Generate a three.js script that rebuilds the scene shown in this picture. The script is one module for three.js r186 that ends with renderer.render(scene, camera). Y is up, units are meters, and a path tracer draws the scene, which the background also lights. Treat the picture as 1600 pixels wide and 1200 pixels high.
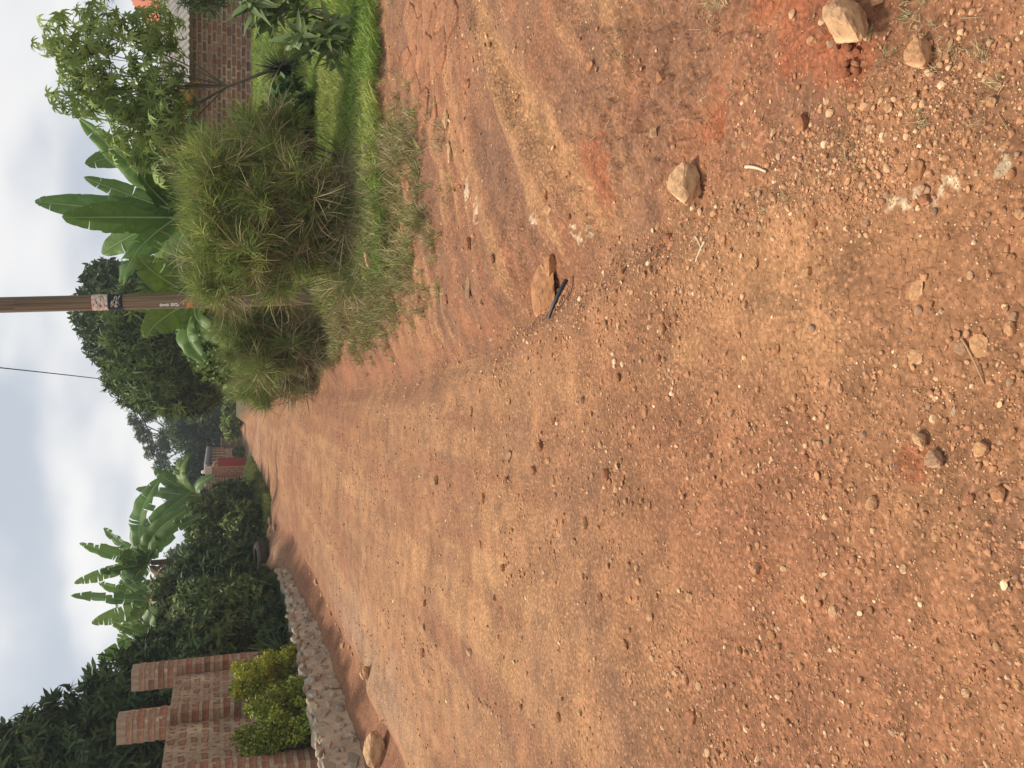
import * as THREE from 'three';
import { mergeGeometries } from 'three/addons/utils/BufferGeometryUtils.js';

// ------------------------------------------------------------------ camera, sky, sun, exposure
const scene = new THREE.Scene();
const camera = new THREE.PerspectiveCamera(49.55, 4 / 3, 0.05, 900);
const PITCH = 19.56 * Math.PI / 180;
camera.position.set(0, 1.55, 0);
camera.up.set(1, 0, 0);                         // the phone was held on its side: the picture's top is the place's right
camera.lookAt(0, 1.55 - Math.sin(PITCH) * 10, -Math.cos(PITCH) * 10);

const renderer = new THREE.WebGLRenderer({ antialias: true });
renderer.toneMapping = THREE.LinearToneMapping;
renderer.toneMappingExposure = 1.25;
renderer.shadowMap.enabled = true;
renderer.shadowMap.type = THREE.PCFSoftShadowMap;

const SUN_DIR = new THREE.Vector3(-0.38, 0.87, -0.30).normalize();
const sun = new THREE.DirectionalLight(new THREE.Color(1.0, 0.91, 0.77), 3.3);
sun.position.copy(SUN_DIR).multiplyScalar(60);
sun.castShadow = true; sun.shadow.radius = 15; sun.shadow.mapSize.set(4096, 4096);
Object.assign(sun.shadow.camera, { left: -45, right: 45, top: 60, bottom: -45, near: 1, far: 180 });
scene.add(sun); scene.add(sun.target);

// ------------------------------------------------------------------ random numbers and noise
function rng(seed) { let a = seed >>> 0; return () => { a = a + 0x6D2B79F5 | 0; let t = Math.imul(a ^ a >>> 15, 1 | a); t = t + Math.imul(t ^ t >>> 7, 61 | t) ^ t; return ((t ^ t >>> 14) >>> 0) / 4294967296; }; }
function hash2(x, y) { let h = Math.imul(x, 374761393) + Math.imul(y, 668265263) | 0; h = Math.imul(h ^ h >>> 13, 1274126177); return ((h ^ h >>> 16) >>> 0) / 4294967296; }
function vnoise(x, y) {
  const xi = Math.floor(x), yi = Math.floor(y), fx = x - xi, fy = y - yi, u = fx * fx * (3 - 2 * fx), v = fy * fy * (3 - 2 * fy);
  const a = hash2(xi, yi), b = hash2(xi + 1, yi), c = hash2(xi, yi + 1), d = hash2(xi + 1, yi + 1);
  return a + (b - a) * u + (c - a) * v + (a - b - c + d) * u * v;
}
function fbm(x, y, o = 4) { let s = 0, a = 0.5, t = 0; for (let i = 0; i < o; i++) { s += a * vnoise(x + i * 17.3, y - i * 9.1); t += a; a *= 0.5; x *= 2.03; y *= 2.03; } return s / t; }
function hash3(x, y, z) { return hash2(Math.imul(x, 73856093) ^ Math.imul(z, 19349663), y); }
function vnoise3(x, y, z) {
  const zi = Math.floor(z), f = z - zi, w = f * f * (3 - 2 * f), xi = Math.floor(x), yi = Math.floor(y), fx = x - xi, fy = y - yi, u = fx * fx * (3 - 2 * fx), v = fy * fy * (3 - 2 * fy);
  const L = k => { const a = hash3(xi, yi, k), b = hash3(xi + 1, yi, k), c = hash3(xi, yi + 1, k), d = hash3(xi + 1, yi + 1, k); return a + (b - a) * u + (c - a) * v + (a - b - c + d) * u * v; };
  return L(zi) * (1 - w) + L(zi + 1) * w;
}
function fbm3(x, y, z, o = 5) { let s = 0, a = 0.5, t = 0; for (let i = 0; i < o; i++) { s += a * vnoise3(x, y, z + i * 7.7); t += a; a *= 0.5; x *= 2.02; y *= 2.02; z *= 2.02; } return s / t; }
const sst = (a, b, x) => { const t = Math.min(1, Math.max(0, (x - a) / (b - a))); return t * t * (3 - 2 * t); };
const lerp = (a, b, t) => a + (b - a) * t;
const gauss = (d, w) => Math.exp(-(d * d) / (w * w));
const V = (x, y, z) => new THREE.Vector3(x, y, z);
const C = (r, g, b) => new THREE.Color().setRGB(r, g, b);

// ------------------------------------------------------------------ sky: thin broken cloud over pale blue, all the way round
{
  const W = 1024, Hh = 512, data = new Float32Array(W * Hh * 4);
  for (let j = 0; j < Hh; j++) for (let i = 0; i < W; i++) {
    const lat = (j + 0.5) / Hh * Math.PI - Math.PI / 2, lon = ((i + 0.5) / W - 0.5) * Math.PI * 2;
    const dy = Math.sin(lat), dx = Math.cos(lat) * Math.cos(lon), dz = Math.cos(lat) * Math.sin(lon);
    const e = Math.max(0, dy), k = 1 / (0.34 + e);
    const n = fbm3(dx * k * 1.25 + 3.1, e * 2.4, dz * k * 1.25 - 1.7, 6), n2 = fbm3(dx * 2.1 * k + 9, e * 5, dz * 2.1 * k, 6);
    const cloud = sst(0.45, 0.60, n * 0.55 + n2 * 0.45), thick = sst(0.52, 0.72, n);
    const hz = Math.exp(-e * 5);
    let r = lerp(0.37, 0.50, hz), g = lerp(0.42, 0.54, hz), b = lerp(0.50, 0.595, hz);
    const cr = lerp(0.76, 0.64, thick), cg = lerp(0.755, 0.65, thick), cb = lerp(0.75, 0.675, thick);
    r = lerp(r, cr, cloud); g = lerp(g, cg, cloud); b = lerp(b, cb, cloud);
    const sd = Math.max(0, dx * SUN_DIR.x + dy * SUN_DIR.y + dz * SUN_DIR.z), glow = 0.5 * Math.pow(sd, 10) + 0.12 * Math.pow(sd, 2);
    r += glow; g += glow * 0.96; b += glow * 0.88;
    if (dy < 0) { const t = sst(0, -0.1, dy); r = lerp(r, 0.20, t); g = lerp(g, 0.15, t); b = lerp(b, 0.10, t); }
    const o = (j * W + i) * 4; data[o] = r; data[o + 1] = g; data[o + 2] = b; data[o + 3] = 1;
  }
  const t = new THREE.DataTexture(data, W, Hh, THREE.RGBAFormat, THREE.FloatType);
  t.mapping = THREE.EquirectangularReflectionMapping; t.colorSpace = THREE.LinearSRGBColorSpace; t.magFilter = THREE.LinearFilter; t.minFilter = THREE.LinearFilter; t.needsUpdate = true;
  scene.background = t; scene.environment = t;
}
scene.fog = new THREE.FogExp2(0xcfd6dc, 0.0012);

// ------------------------------------------------------------------ naming helpers
const taken = new Map();
function numbered(name) { const n = taken.get(name) || 0; taken.set(name, n + 1); return n ? name + '_' + String(n).padStart(3, '0') : name; }
function shade(o) { o.castShadow = true; o.receiveShadow = true; return o; }
function thing(name, label, category, pos = [0, 0, 0], group) {
  const o = new THREE.Group(); o.name = numbered(name); o.position.set(...pos); o.userData = { label, category }; if (group) o.userData.group = group; scene.add(o); return o;
}
function top(mesh, name, label, category, group, kind) {
  mesh.name = numbered(name); mesh.userData = { label, category }; if (group) mesh.userData.group = group; if (kind) mesh.userData.kind = kind; shade(mesh); scene.add(mesh); return mesh;
}
function part(parent, name, geo, mat, label) { const m = shade(new THREE.Mesh(geo, mat)); m.name = name; if (label) m.userData.label = label; parent.add(m); return m; }

// ------------------------------------------------------------------ mesh building
class MB {
  constructor() { this.p = []; this.u = []; this.i = []; }
  v(x, y, z, u = 0, w = 0) { this.p.push(x, y, z); this.u.push(u, w); return this.p.length / 3 - 1; }
  vv(p, u = 0, w = 0) { return this.v(p.x, p.y, p.z, u, w); }
  t(a, b, c) { this.i.push(a, b, c); }
  q(a, b, c, d) { this.i.push(a, b, c, a, c, d); }
  geo() {
    const g = new THREE.BufferGeometry(); g.setAttribute('position', new THREE.Float32BufferAttribute(this.p, 3)); g.setAttribute('uv', new THREE.Float32BufferAttribute(this.u, 2)); g.setIndex(this.i); g.computeVertexNormals(); return g;
  }
}
function tubeInto(m, pts, r0, r1, sides = 6) {        // tapered tube through points
  const n = pts.length; let prev = null; let up = V(0.31, 0.2, 0.93).normalize();
  for (let k = 0; k < n; k++) {
    const t = pts[Math.min(n - 1, k + 1)].clone().sub(pts[Math.max(0, k - 1)]).normalize();
    const a = V(0, 0, 0).crossVectors(t, up).normalize(), b = V(0, 0, 0).crossVectors(a, t);
    const r = lerp(r0, r1, k / (n - 1)), ring = [];
    for (let s = 0; s < sides; s++) { const w = s / sides * Math.PI * 2; ring.push(m.vv(pts[k].clone().addScaledVector(a, Math.cos(w) * r).addScaledVector(b, Math.sin(w) * r), s / sides, k)); }
    if (prev) for (let s = 0; s < sides; s++) m.q(prev[s], prev[(s + 1) % sides], ring[(s + 1) % sides], ring[s]);
    prev = ring;
  }
}
function curve(a, b, bend, n = 6) { const c = a.clone().add(b).multiplyScalar(0.5).add(bend); const o = []; for (let k = 0; k <= n; k++) { const t = k / n; o.push(a.clone().multiplyScalar((1 - t) * (1 - t)).addScaledVector(c, 2 * t * (1 - t)).addScaledVector(b, t * t)); } return o; }
function tube(pts, r0, r1, sides) { const m = new MB(); tubeInto(m, pts, r0, r1, sides); return m.geo(); }
function leafInto(m, base, dir, side, len, wid, fold = 0.2, droop = 0.15) {   // one folded, drooping leaf: six faces
  const nor = V(0, 0, 0).crossVectors(side, dir).normalize();
  const P = (t, s, h) => base.clone().addScaledVector(dir, len * t).addScaledVector(side, wid * s).addScaledVector(nor, h * wid - droop * len * t * t);
  const b = m.vv(P(0, 0, 0), 0.5, 0), l1 = m.vv(P(0.33, -0.5, fold), 0, 0.33), c1 = m.vv(P(0.36, 0, 0), 0.5, 0.36), r1 = m.vv(P(0.33, 0.5, fold), 1, 0.33), l2 = m.vv(P(0.7, -0.34, fold * 0.8), 0.15, 0.7), c2 = m.vv(P(0.72, 0, 0), 0.5, 0.72), r2 = m.vv(P(0.7, 0.34, fold * 0.8), 0.85, 0.7), tp = m.vv(P(1, 0, 0), 0.5, 1);
  m.t(b, c1, l1); m.t(b, r1, c1); m.q(l1, c1, c2, l2); m.q(c1, r1, r2, c2); m.t(l2, c2, tp); m.t(c2, r2, tp);
}
function bladeInto(m, base, dir, len, wid, bend, R) {     // a thin grass blade of three segments
  const side = V(0, 0, 0).crossVectors(dir, V(R() - 0.5, R() - 0.5, R() - 0.5)).normalize();
  let p = base.clone(), d = dir.clone(), l = m.vv(p.clone().addScaledVector(side, -wid / 2)), r = m.vv(p.clone().addScaledVector(side, wid / 2));
  for (let k = 1; k <= 3; k++) {
    p = p.clone().addScaledVector(d, len / 3); d = d.clone().add(bend).normalize();
    if (k < 3) { const w = wid * (k === 1 ? 0.9 : 0.6) / 2, l2 = m.vv(p.clone().addScaledVector(side, -w)), r2 = m.vv(p.clone().addScaledVector(side, w)); m.q(l, r, r2, l2); l = l2; r = r2; } else m.t(l, r, m.vv(p));
  }
}
const rdir = (R, up = 0) => { const z = R() * 2 - 1, a = R() * Math.PI * 2, s = Math.sqrt(1 - z * z); return V(s * Math.cos(a), z + up, s * Math.sin(a)).normalize(); };
function clusterGeo(seed, n, len, wid, spread, droop = 0.25, fold = 0.2) {      // leaves round the end of a twig that points along +y
  const R = rng(seed), m = new MB();
  for (let k = 0; k < n; k++) {
    const az = k * 2.4 + R() * 0.7, el = lerp(-0.35, 1.25, R()), d = V(Math.cos(az) * Math.cos(el), Math.sin(el), Math.sin(az) * Math.cos(el));
    const s = V(0, 0, 0).crossVectors(d, V(R() - 0.5, 1.2, R() - 0.5)).normalize();
    leafInto(m, V((R() - 0.5) * spread, (R() - 0.5) * spread, (R() - 0.5) * spread), d, s, len * lerp(0.7, 1.15, R()), wid * lerp(0.8, 1.2, R()), fold, droop * lerp(0.3, 1.5, R()));
  }
  return m.geo();
}
function sprayGeo(seed, n, len, wid, open) {     // many narrow blades rising and fanning out from one point
  const R = rng(seed), m = new MB();
  for (let k = 0; k < n; k++) {
    const az = R() * 6.283, o = open * Math.sqrt(R()), d = V(Math.cos(az) * o, 1, Math.sin(az) * o).normalize();
    bladeInto(m, V((R() - 0.5) * 0.05, (R() - 0.5) * len * 0.5, (R() - 0.5) * 0.05), d, len * lerp(0.5, 1.2, R()), wid, V(Math.cos(az) * 0.25 * R(), -0.35 * R(), Math.sin(az) * 0.25 * R()), R);
  }
  return m.geo();
}
const dummy = new THREE.Object3D();
function instanced(parent, name, geo, mat, list, label) {        // list of {p, d, s, c}: place, direction of growth, size, colour
  const im = new THREE.InstancedMesh(geo, mat, list.length), up = V(0, 1, 0), q2 = new THREE.Quaternion();
  list.forEach((o, k) => {
    dummy.position.copy(o.p); dummy.quaternion.setFromUnitVectors(up, o.d || up); q2.setFromAxisAngle(up, o.a ?? k * 2.399); dummy.quaternion.multiply(q2);
    if (Array.isArray(o.s)) dummy.scale.set(...o.s); else dummy.scale.setScalar(o.s); dummy.updateMatrix(); im.setMatrixAt(k, dummy.matrix); im.setColorAt(k, o.c);
  });
  im.name = name; im.userData.kind = 'stuff'; if (label) im.userData.label = label; shade(im); if (parent) parent.add(im); return im;
}
function tint(R, a, b, v = 0.35) { const t = R(), k = 1 + (R() - 0.5) * 2 * v; return C(lerp(a[0], b[0], t) * k, lerp(a[1], b[1], t) * k, lerp(a[2], b[2], t) * k); }

// ------------------------------------------------------------------ materials
function noiseTex(size, fn, srgb = true) {
  const d = new Uint8Array(size * size * 4);
  for (let j = 0; j < size; j++) for (let i = 0; i < size; i++) { const c = fn(i / size, j / size, i, j), o = (j * size + i) * 4; d[o] = c[0] * 255; d[o + 1] = c[1] * 255; d[o + 2] = c[2] * 255; d[o + 3] = 255; }
  const t = new THREE.DataTexture(d, size, size); t.wrapS = t.wrapT = THREE.RepeatWrapping; t.magFilter = THREE.LinearFilter; t.minFilter = THREE.LinearMipmapLinearFilter; t.generateMipmaps = true; if (srgb) t.colorSpace = THREE.SRGBColorSpace; t.needsUpdate = true; return t;
}
function tileNoise(u, v, p, o = 4) {   // value noise that repeats
  let s = 0, a = 0.5, t = 0; for (let k = 0; k < o; k++) { const x = u * p, y = v * p, xi = Math.floor(x), yi = Math.floor(y), fx = x - xi, fy = y - yi, w = fx * fx * (3 - 2 * fx), z = fy * fy * (3 - 2 * fy), m = n => ((n % p) + p) % p; const h = (i, j) => hash2(m(i) + k * 131, m(j) + 57 * k); s += a * lerp(lerp(h(xi, yi), h(xi + 1, yi), w), lerp(h(xi, yi + 1), h(xi + 1, yi + 1), w), z); t += a; a *= 0.5; p *= 2; } return s / t;
}
const clamp1 = x => Math.min(1, Math.max(0, x));
const leafMat = (r = 0.55, tr = 0.28) => new THREE.MeshPhysicalMaterial({ color: 0xffffff, roughness: r, transmission: tr, thickness: 0, side: THREE.DoubleSide, specularIntensity: 0.25 });
const M = {};
M.leaf = leafMat(0.55, 0.34);
M.dull = leafMat(0.85, 0.3);
M.straw = new THREE.MeshStandardMaterial({ color: 0xffffff, roughness: 0.9, side: THREE.DoubleSide });
const barkTex = noiseTex(256, (u, v) => { const n = tileNoise(u, v * 1, 8, 4) * 0.5 + tileNoise(u * 1, v, 32, 3) * 0.5, k = 0.55 + n * 0.45; return [k, k * 0.96, k * 0.9]; });
M.bark = new THREE.MeshStandardMaterial({ color: C(0.16, 0.12, 0.085), map: barkTex, bumpMap: barkTex, bumpScale: 0.01, roughness: 0.95 });
M.paleBark = new THREE.MeshStandardMaterial({ color: C(0.30, 0.27, 0.2), map: barkTex, bumpMap: barkTex, bumpScale: 0.006, roughness: 0.9 });
M.twig = new THREE.MeshStandardMaterial({ color: C(0.17, 0.12, 0.07), roughness: 0.95 });
const veinTex = noiseTex(256, (u, v) => { const st = 0.5 + 0.5 * Math.sin(v * Math.PI * 2 * 30 + tileNoise(u, v, 4, 2) * 3), n = tileNoise(u, v, 8, 4), k = 0.76 + 0.12 * st + 0.16 * n; return [clamp1(k * (0.97 + 0.1 * n)), clamp1(k), clamp1(k * 0.95)]; });
const bananaMat = (r, g, b) => new THREE.MeshPhysicalMaterial({ color: C(r, g, b), map: veinTex, bumpMap: veinTex, bumpScale: 0.004, roughness: 0.45, transmission: 0.36, thickness: 0, side: THREE.DoubleSide, specularIntensity: 0.4 });
M.banana = [bananaMat(0.175, 0.31, 0.07), bananaMat(0.14, 0.265, 0.07), bananaMat(0.23, 0.36, 0.08)];
M.bananaOld = bananaMat(0.42, 0.25, 0.05); M.bananaDry = new THREE.MeshStandardMaterial({ color: C(0.27, 0.17, 0.09), roughness: 0.9, side: THREE.DoubleSide, map: veinTex });
M.midrib = new THREE.MeshStandardMaterial({ color: C(0.33, 0.42, 0.16), roughness: 0.5 });
M.stem = new THREE.MeshStandardMaterial({ color: C(0.2, 0.19, 0.08), map: barkTex, roughness: 0.7 });
const stoneTex = noiseTex(256, (u, v) => { const n = tileNoise(u, v, 6, 5), s = tileNoise(u, v, 64, 2), k = 0.68 + n * 0.4 - (s > 0.66 ? 0.12 : 0); return [clamp1(k), clamp1(k * 0.98), clamp1(k * 0.95)]; });
const rockTex = noiseTex(256, (u, v) => { const n = tileNoise(u, v, 5, 5), w = tileNoise(u, v, 18, 4), k = 0.8 + (n - 0.5) * 0.4 - 0.12 * sst(0.55, 0.68, w), q = sst(0.5, 0.7, n); return [clamp1(k), clamp1(k * (0.93 + 0.05 * q)), clamp1(k * (0.86 + 0.1 * q))]; });
const rockMat = (r, g, b) => new THREE.MeshStandardMaterial({ color: C(r, g, b), map: rockTex, roughness: 0.95 });
const stoneMat = (r, g, b, bs = 0.0006) => new THREE.MeshStandardMaterial({ color: C(r, g, b), map: stoneTex, bumpMap: stoneTex, bumpScale: bs, roughness: 0.92, flatShading: false });
M.rock = [rockMat(0.82, 0.5, 0.27), rockMat(0.7, 0.38, 0.19), rockMat(0.62, 0.41, 0.26), rockMat(0.9, 0.62, 0.37), rockMat(0.56, 0.27, 0.145)];
M.wallStone = [stoneMat(0.58, 0.50, 0.39, 0.004), stoneMat(0.48, 0.43, 0.35, 0.004), stoneMat(0.66, 0.56, 0.43, 0.004), stoneMat(0.54, 0.43, 0.31, 0.004)];
M.mortar = stoneMat(0.62, 0.48, 0.34, 0.006);
const brickTex = noiseTex(128, (u, v) => { const n = tileNoise(u, v, 5, 4), s = tileNoise(u, v, 40, 2), k = 0.62 + n * 0.42 + (s - 0.5) * 0.25; return [clamp1(k), clamp1(k * (0.9 + 0.15 * s)), clamp1(k * (0.85 + 0.2 * s))]; });
const brickMat = (r, g, b) => new THREE.MeshStandardMaterial({ color: C(r, g, b), map: brickTex, bumpMap: brickTex, bumpScale: 0.003, roughness: 0.95 });
M.brick = [brickMat(0.50, 0.25, 0.15), brickMat(0.44, 0.19, 0.11), brickMat(0.36, 0.19, 0.12), brickMat(0.54, 0.33, 0.22)];
M.hutMortar = stoneMat(0.74, 0.6, 0.45); M.hutBrick = [brickMat(0.56, 0.22, 0.13), brickMat(0.46, 0.18, 0.11), brickMat(0.6, 0.31, 0.2), brickMat(0.36, 0.16, 0.11)];

// ------------------------------------------------------------------ the ground: one sheet
function poly(pts, d) { if (d <= pts[0][0]) return pts[0][1]; for (let k = 1; k < pts.length; k++) if (d <= pts[k][0]) return lerp(pts[k - 1][1], pts[k][1], (d - pts[k - 1][0]) / (pts[k][0] - pts[k - 1][0])); return pts[pts.length - 1][1]; }
const EDGE = [[0, 0.62], [1.3, 0.54], [1.8, 0.44], [2.43, 0.39], [3.1, 0.32], [3.9, 0.24], [4.8, 0.02], [7, -0.16], [12, -0.3], [18, -0.4], [24, -0.7], [40, -1.0], [90, -2]];
const edgeX = d => poly(EDGE, d);
const lawnFront = x => 7.35 + 0.12 * Math.sin(x * 2.1) + 0.18 * (vnoise(x * 2.3, 4.4) - 0.5);
function trackDist(x, d) {   // the side track: wheel path that swings in from the right
  const cx = [[3.0, 0.6], [3.5, 0.94], [4.06, 1.5], [4.7, 2.28], [5.4, 3.4], [6.2, 5]]; return x - poly(cx, d);
}
function crackField(x, z) {   // distance to the nearest crack between mud plates, in metres
  const s = 4.4, px = x * s + fbm(x * 3, z * 3, 2) * 0.8, pz = z * s * 0.8 + fbm(z * 3, x * 3 + 7, 2) * 0.8, xi = Math.floor(px), zi = Math.floor(pz); let d1 = 9, d2 = 9;
  for (let j = -1; j < 2; j++) for (let i = -1; i < 2; i++) { const cx = xi + i + hash2(xi + i, zi + j), cz = zi + j + hash2(xi + i + 91, zi + j + 17), d = Math.hypot(cx - px, cz - pz); if (d < d1) { d2 = d1; d1 = d; } else if (d < d2) d2 = d; }
  return (d2 - d1) / s;
}
const streak = (x, d) => fbm((0.9 * x + 0.44 * d) * 1.1, (-0.44 * x + 0.9 * d) * 8 + fbm(x, d, 2) * 2, 4) - 0.5;
const isLawn = (x, d) => sst(lawnFront(x) - 0.02, lawnFront(x) + 0.1, d) * sst(0.75, 1.3, x + (d > 11 ? (d - 11) * 0.08 : 0));
const gardenX = d => -4.28 - 0.1 * sst(9, 8, d);
function groundH(x, z) {
  const d = -z, s = x - edgeX(d); let h = 0;
  const near = sst(60, 20, d);
  h += (fbm(x * 0.55, z * 0.55, 3) - 0.5) * 0.11 * near;
  h += (fbm(x * 2.1 + 4, z * 1.6, 3) - 0.5) * lerp(0.035, 0.075, sst(-0.1, 0.6, s)) * near;
  if (d < 14) h += (fbm(x * 9, z * 9, 3) - 0.5) * lerp(0.014, 0.03, sst(-0.1, 0.5, s));
  if (d < 6) h += (fbm(x * 34, z * 34, 3) - 0.5) * lerp(0.006, 0.011, fbm(x * 1.7, z * 1.7, 2));
  // long shallow wheel ruts on the carriageway
  const w = (vnoise(z * 0.22, 3) - 0.5) * 0.35;
  if (d > 2) h -= 0.03 * sst(2, 6, d) * near * (gauss(x + 0.95 + d * 0.02 + w, 0.3) + gauss(x + 2.35 + d * 0.015 + w, 0.32));
  h += 0.05 * gauss(x + 1.7, 1.4) * near;
  // gully along the right of the carriageway, then the bank
  h -= 0.10 * gauss(s - 0.26, 0.2) * sst(2.2, 4, d) * sst(16, 9, d);
  h += 0.03 * gauss(s - 0.06, 0.09) * sst(1.0, 1.8, d) * sst(7, 4, d) * (0.4 + vnoise(x * 5, z * 5));
  h += 0.16 * sst(0.35, 2.4, s);
  const td = trackDist(x, d); if (d > 2.8 && d < 6.5) { const k = sst(2.8, 3.4, d) * sst(6.5, 5.5, d); h -= 0.035 * gauss(td, 0.16) * k; h += 0.022 * gauss(td + 0.26, 0.1) * k; h -= 0.03 * gauss(td - 0.95, 0.15) * k; h += 0.006 * gauss(td, 0.13) * k * Math.sin((x + d) * 70); }
  { const k = gauss(x - 0.8, 0.28) * gauss(d - 4.26, 0.35); if (k > 0.02) h += 0.012 * k * Math.sin(d * 52 + x * 14); }
  const cm = sst(1.05, 0.45, Math.hypot((x - 2.65) * 1.0, (d - 5.85) * 0.95)); if (cm > 0) h -= cm * 0.017;
  // smooth trodden plates, wheel streaks and a hole on the right-hand soil
  const pm = sst(0.75, 0.3, Math.hypot((x - 1.2) * 0.9, d - 2.6)) + 0.7 * sst(0.5, 0.2, Math.hypot(x - 0.95, (d - 3.3))); if (pm > 0) { const c = crackField(x * 1.7 + 5, z * 1.9); h += pm * 0.02 * (sst(0, 0.07, c) - 0.6); }
  const st = sst(0.25, 0.7, s) * sst(2.6, 3.4, d) * sst(8, 7, d) * (1 - cm * 0.8); if (st > 0) h += st * streak(x, d) * 0.05;
  if (s < 0.2 && d > 3) h += (fbm(x * 7 + w * 4, d * 0.45, 3) - 0.5) * 0.022 * sst(3, 6, d) * near;
  h -= 0.05 * gauss(Math.hypot(x - 0.55, d - 2.72), 0.06);
  // lawn: a small kerb of turf, then a gentle rise
  const L = isLawn(x, d); h += L * (0.07 + Math.min(0.42, Math.max(0, (d - 7.3) * 0.033)));
  if (x > 0.7 && d > 14) h += 0.1 * L;
  // ditch along the stone wall, garden behind it
  const dk = sst(6, 8, d) * sst(26, 20, d);
  h -= 0.16 * gauss(x + 3.62 - 0.12 * (vnoise(z * 0.6, 9) - 0.5), 0.3) * dk;
  h += 0.12 * sst(gardenX(d) + 0.15, gardenX(d) - 0.2, x) * sst(5, 8, d);
  h += 0.34 * gauss(x + 4.3, 0.75) * gauss(d - 21.4, 1.5) + 0.18 * gauss(x + 3.5, 0.45) * gauss(d - 22.6, 2.2);
  h += 0.12 * gauss(x + 3.1, 0.3) * gauss(d - 8.4, 0.7);
  // far verge on the left
  h += 0.22 * sst(-3.2, -4.2, x) * sst(25, 30, d);
  if (d > 26) h += 0.25 * sst(0.4, 1.8, x) * sst(26, 34, d) + 0.4 * sst(60, 110, d);
  return h;
}
const soil = { road: [0.455, 0.214, 0.096], pack: [0.60, 0.313, 0.138], red: [0.415, 0.17, 0.08], spot: [0.52, 0.15, 0.055], brown: [0.335, 0.168, 0.088], tan: [0.56, 0.36, 0.22], turf: [0.10, 0.10, 0.035], garden: [0.24, 0.14, 0.08], white: [0.86, 0.66, 0.42] };
const mixc = (c, k, t) => { for (let n = 0; n < 3; n++) c[n] = lerp(c[n], k[n], t); };
const SPOTS = [[0.96, 1.86, 0.15], [0.87, 2.31, 0.13], [0.9, 3.22, 0.22], [0.82, 1.74, 0.1], [-0.19, 1.52, 0.06], [1.15, 2.0, 0.12], [-0.55, 2.1, 0.08]];
const CHALK = [[0.44, 1.58, 0.018], [0.43, 1.545, 0.012], [0.45, 1.43, 0.024], [0.425, 1.46, 0.02], [0.44, 1.5, 0.014], [0.46, 1.3, 0.022], [1.22, 5.12, 0.07], [1.06, 4.9, 0.06], [0.7, 3.54, 0.035], [0.68, 3.42, 0.025], [0.84, 4.0, 0.03], [-0.06, 1.42, 0.008]];
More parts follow.
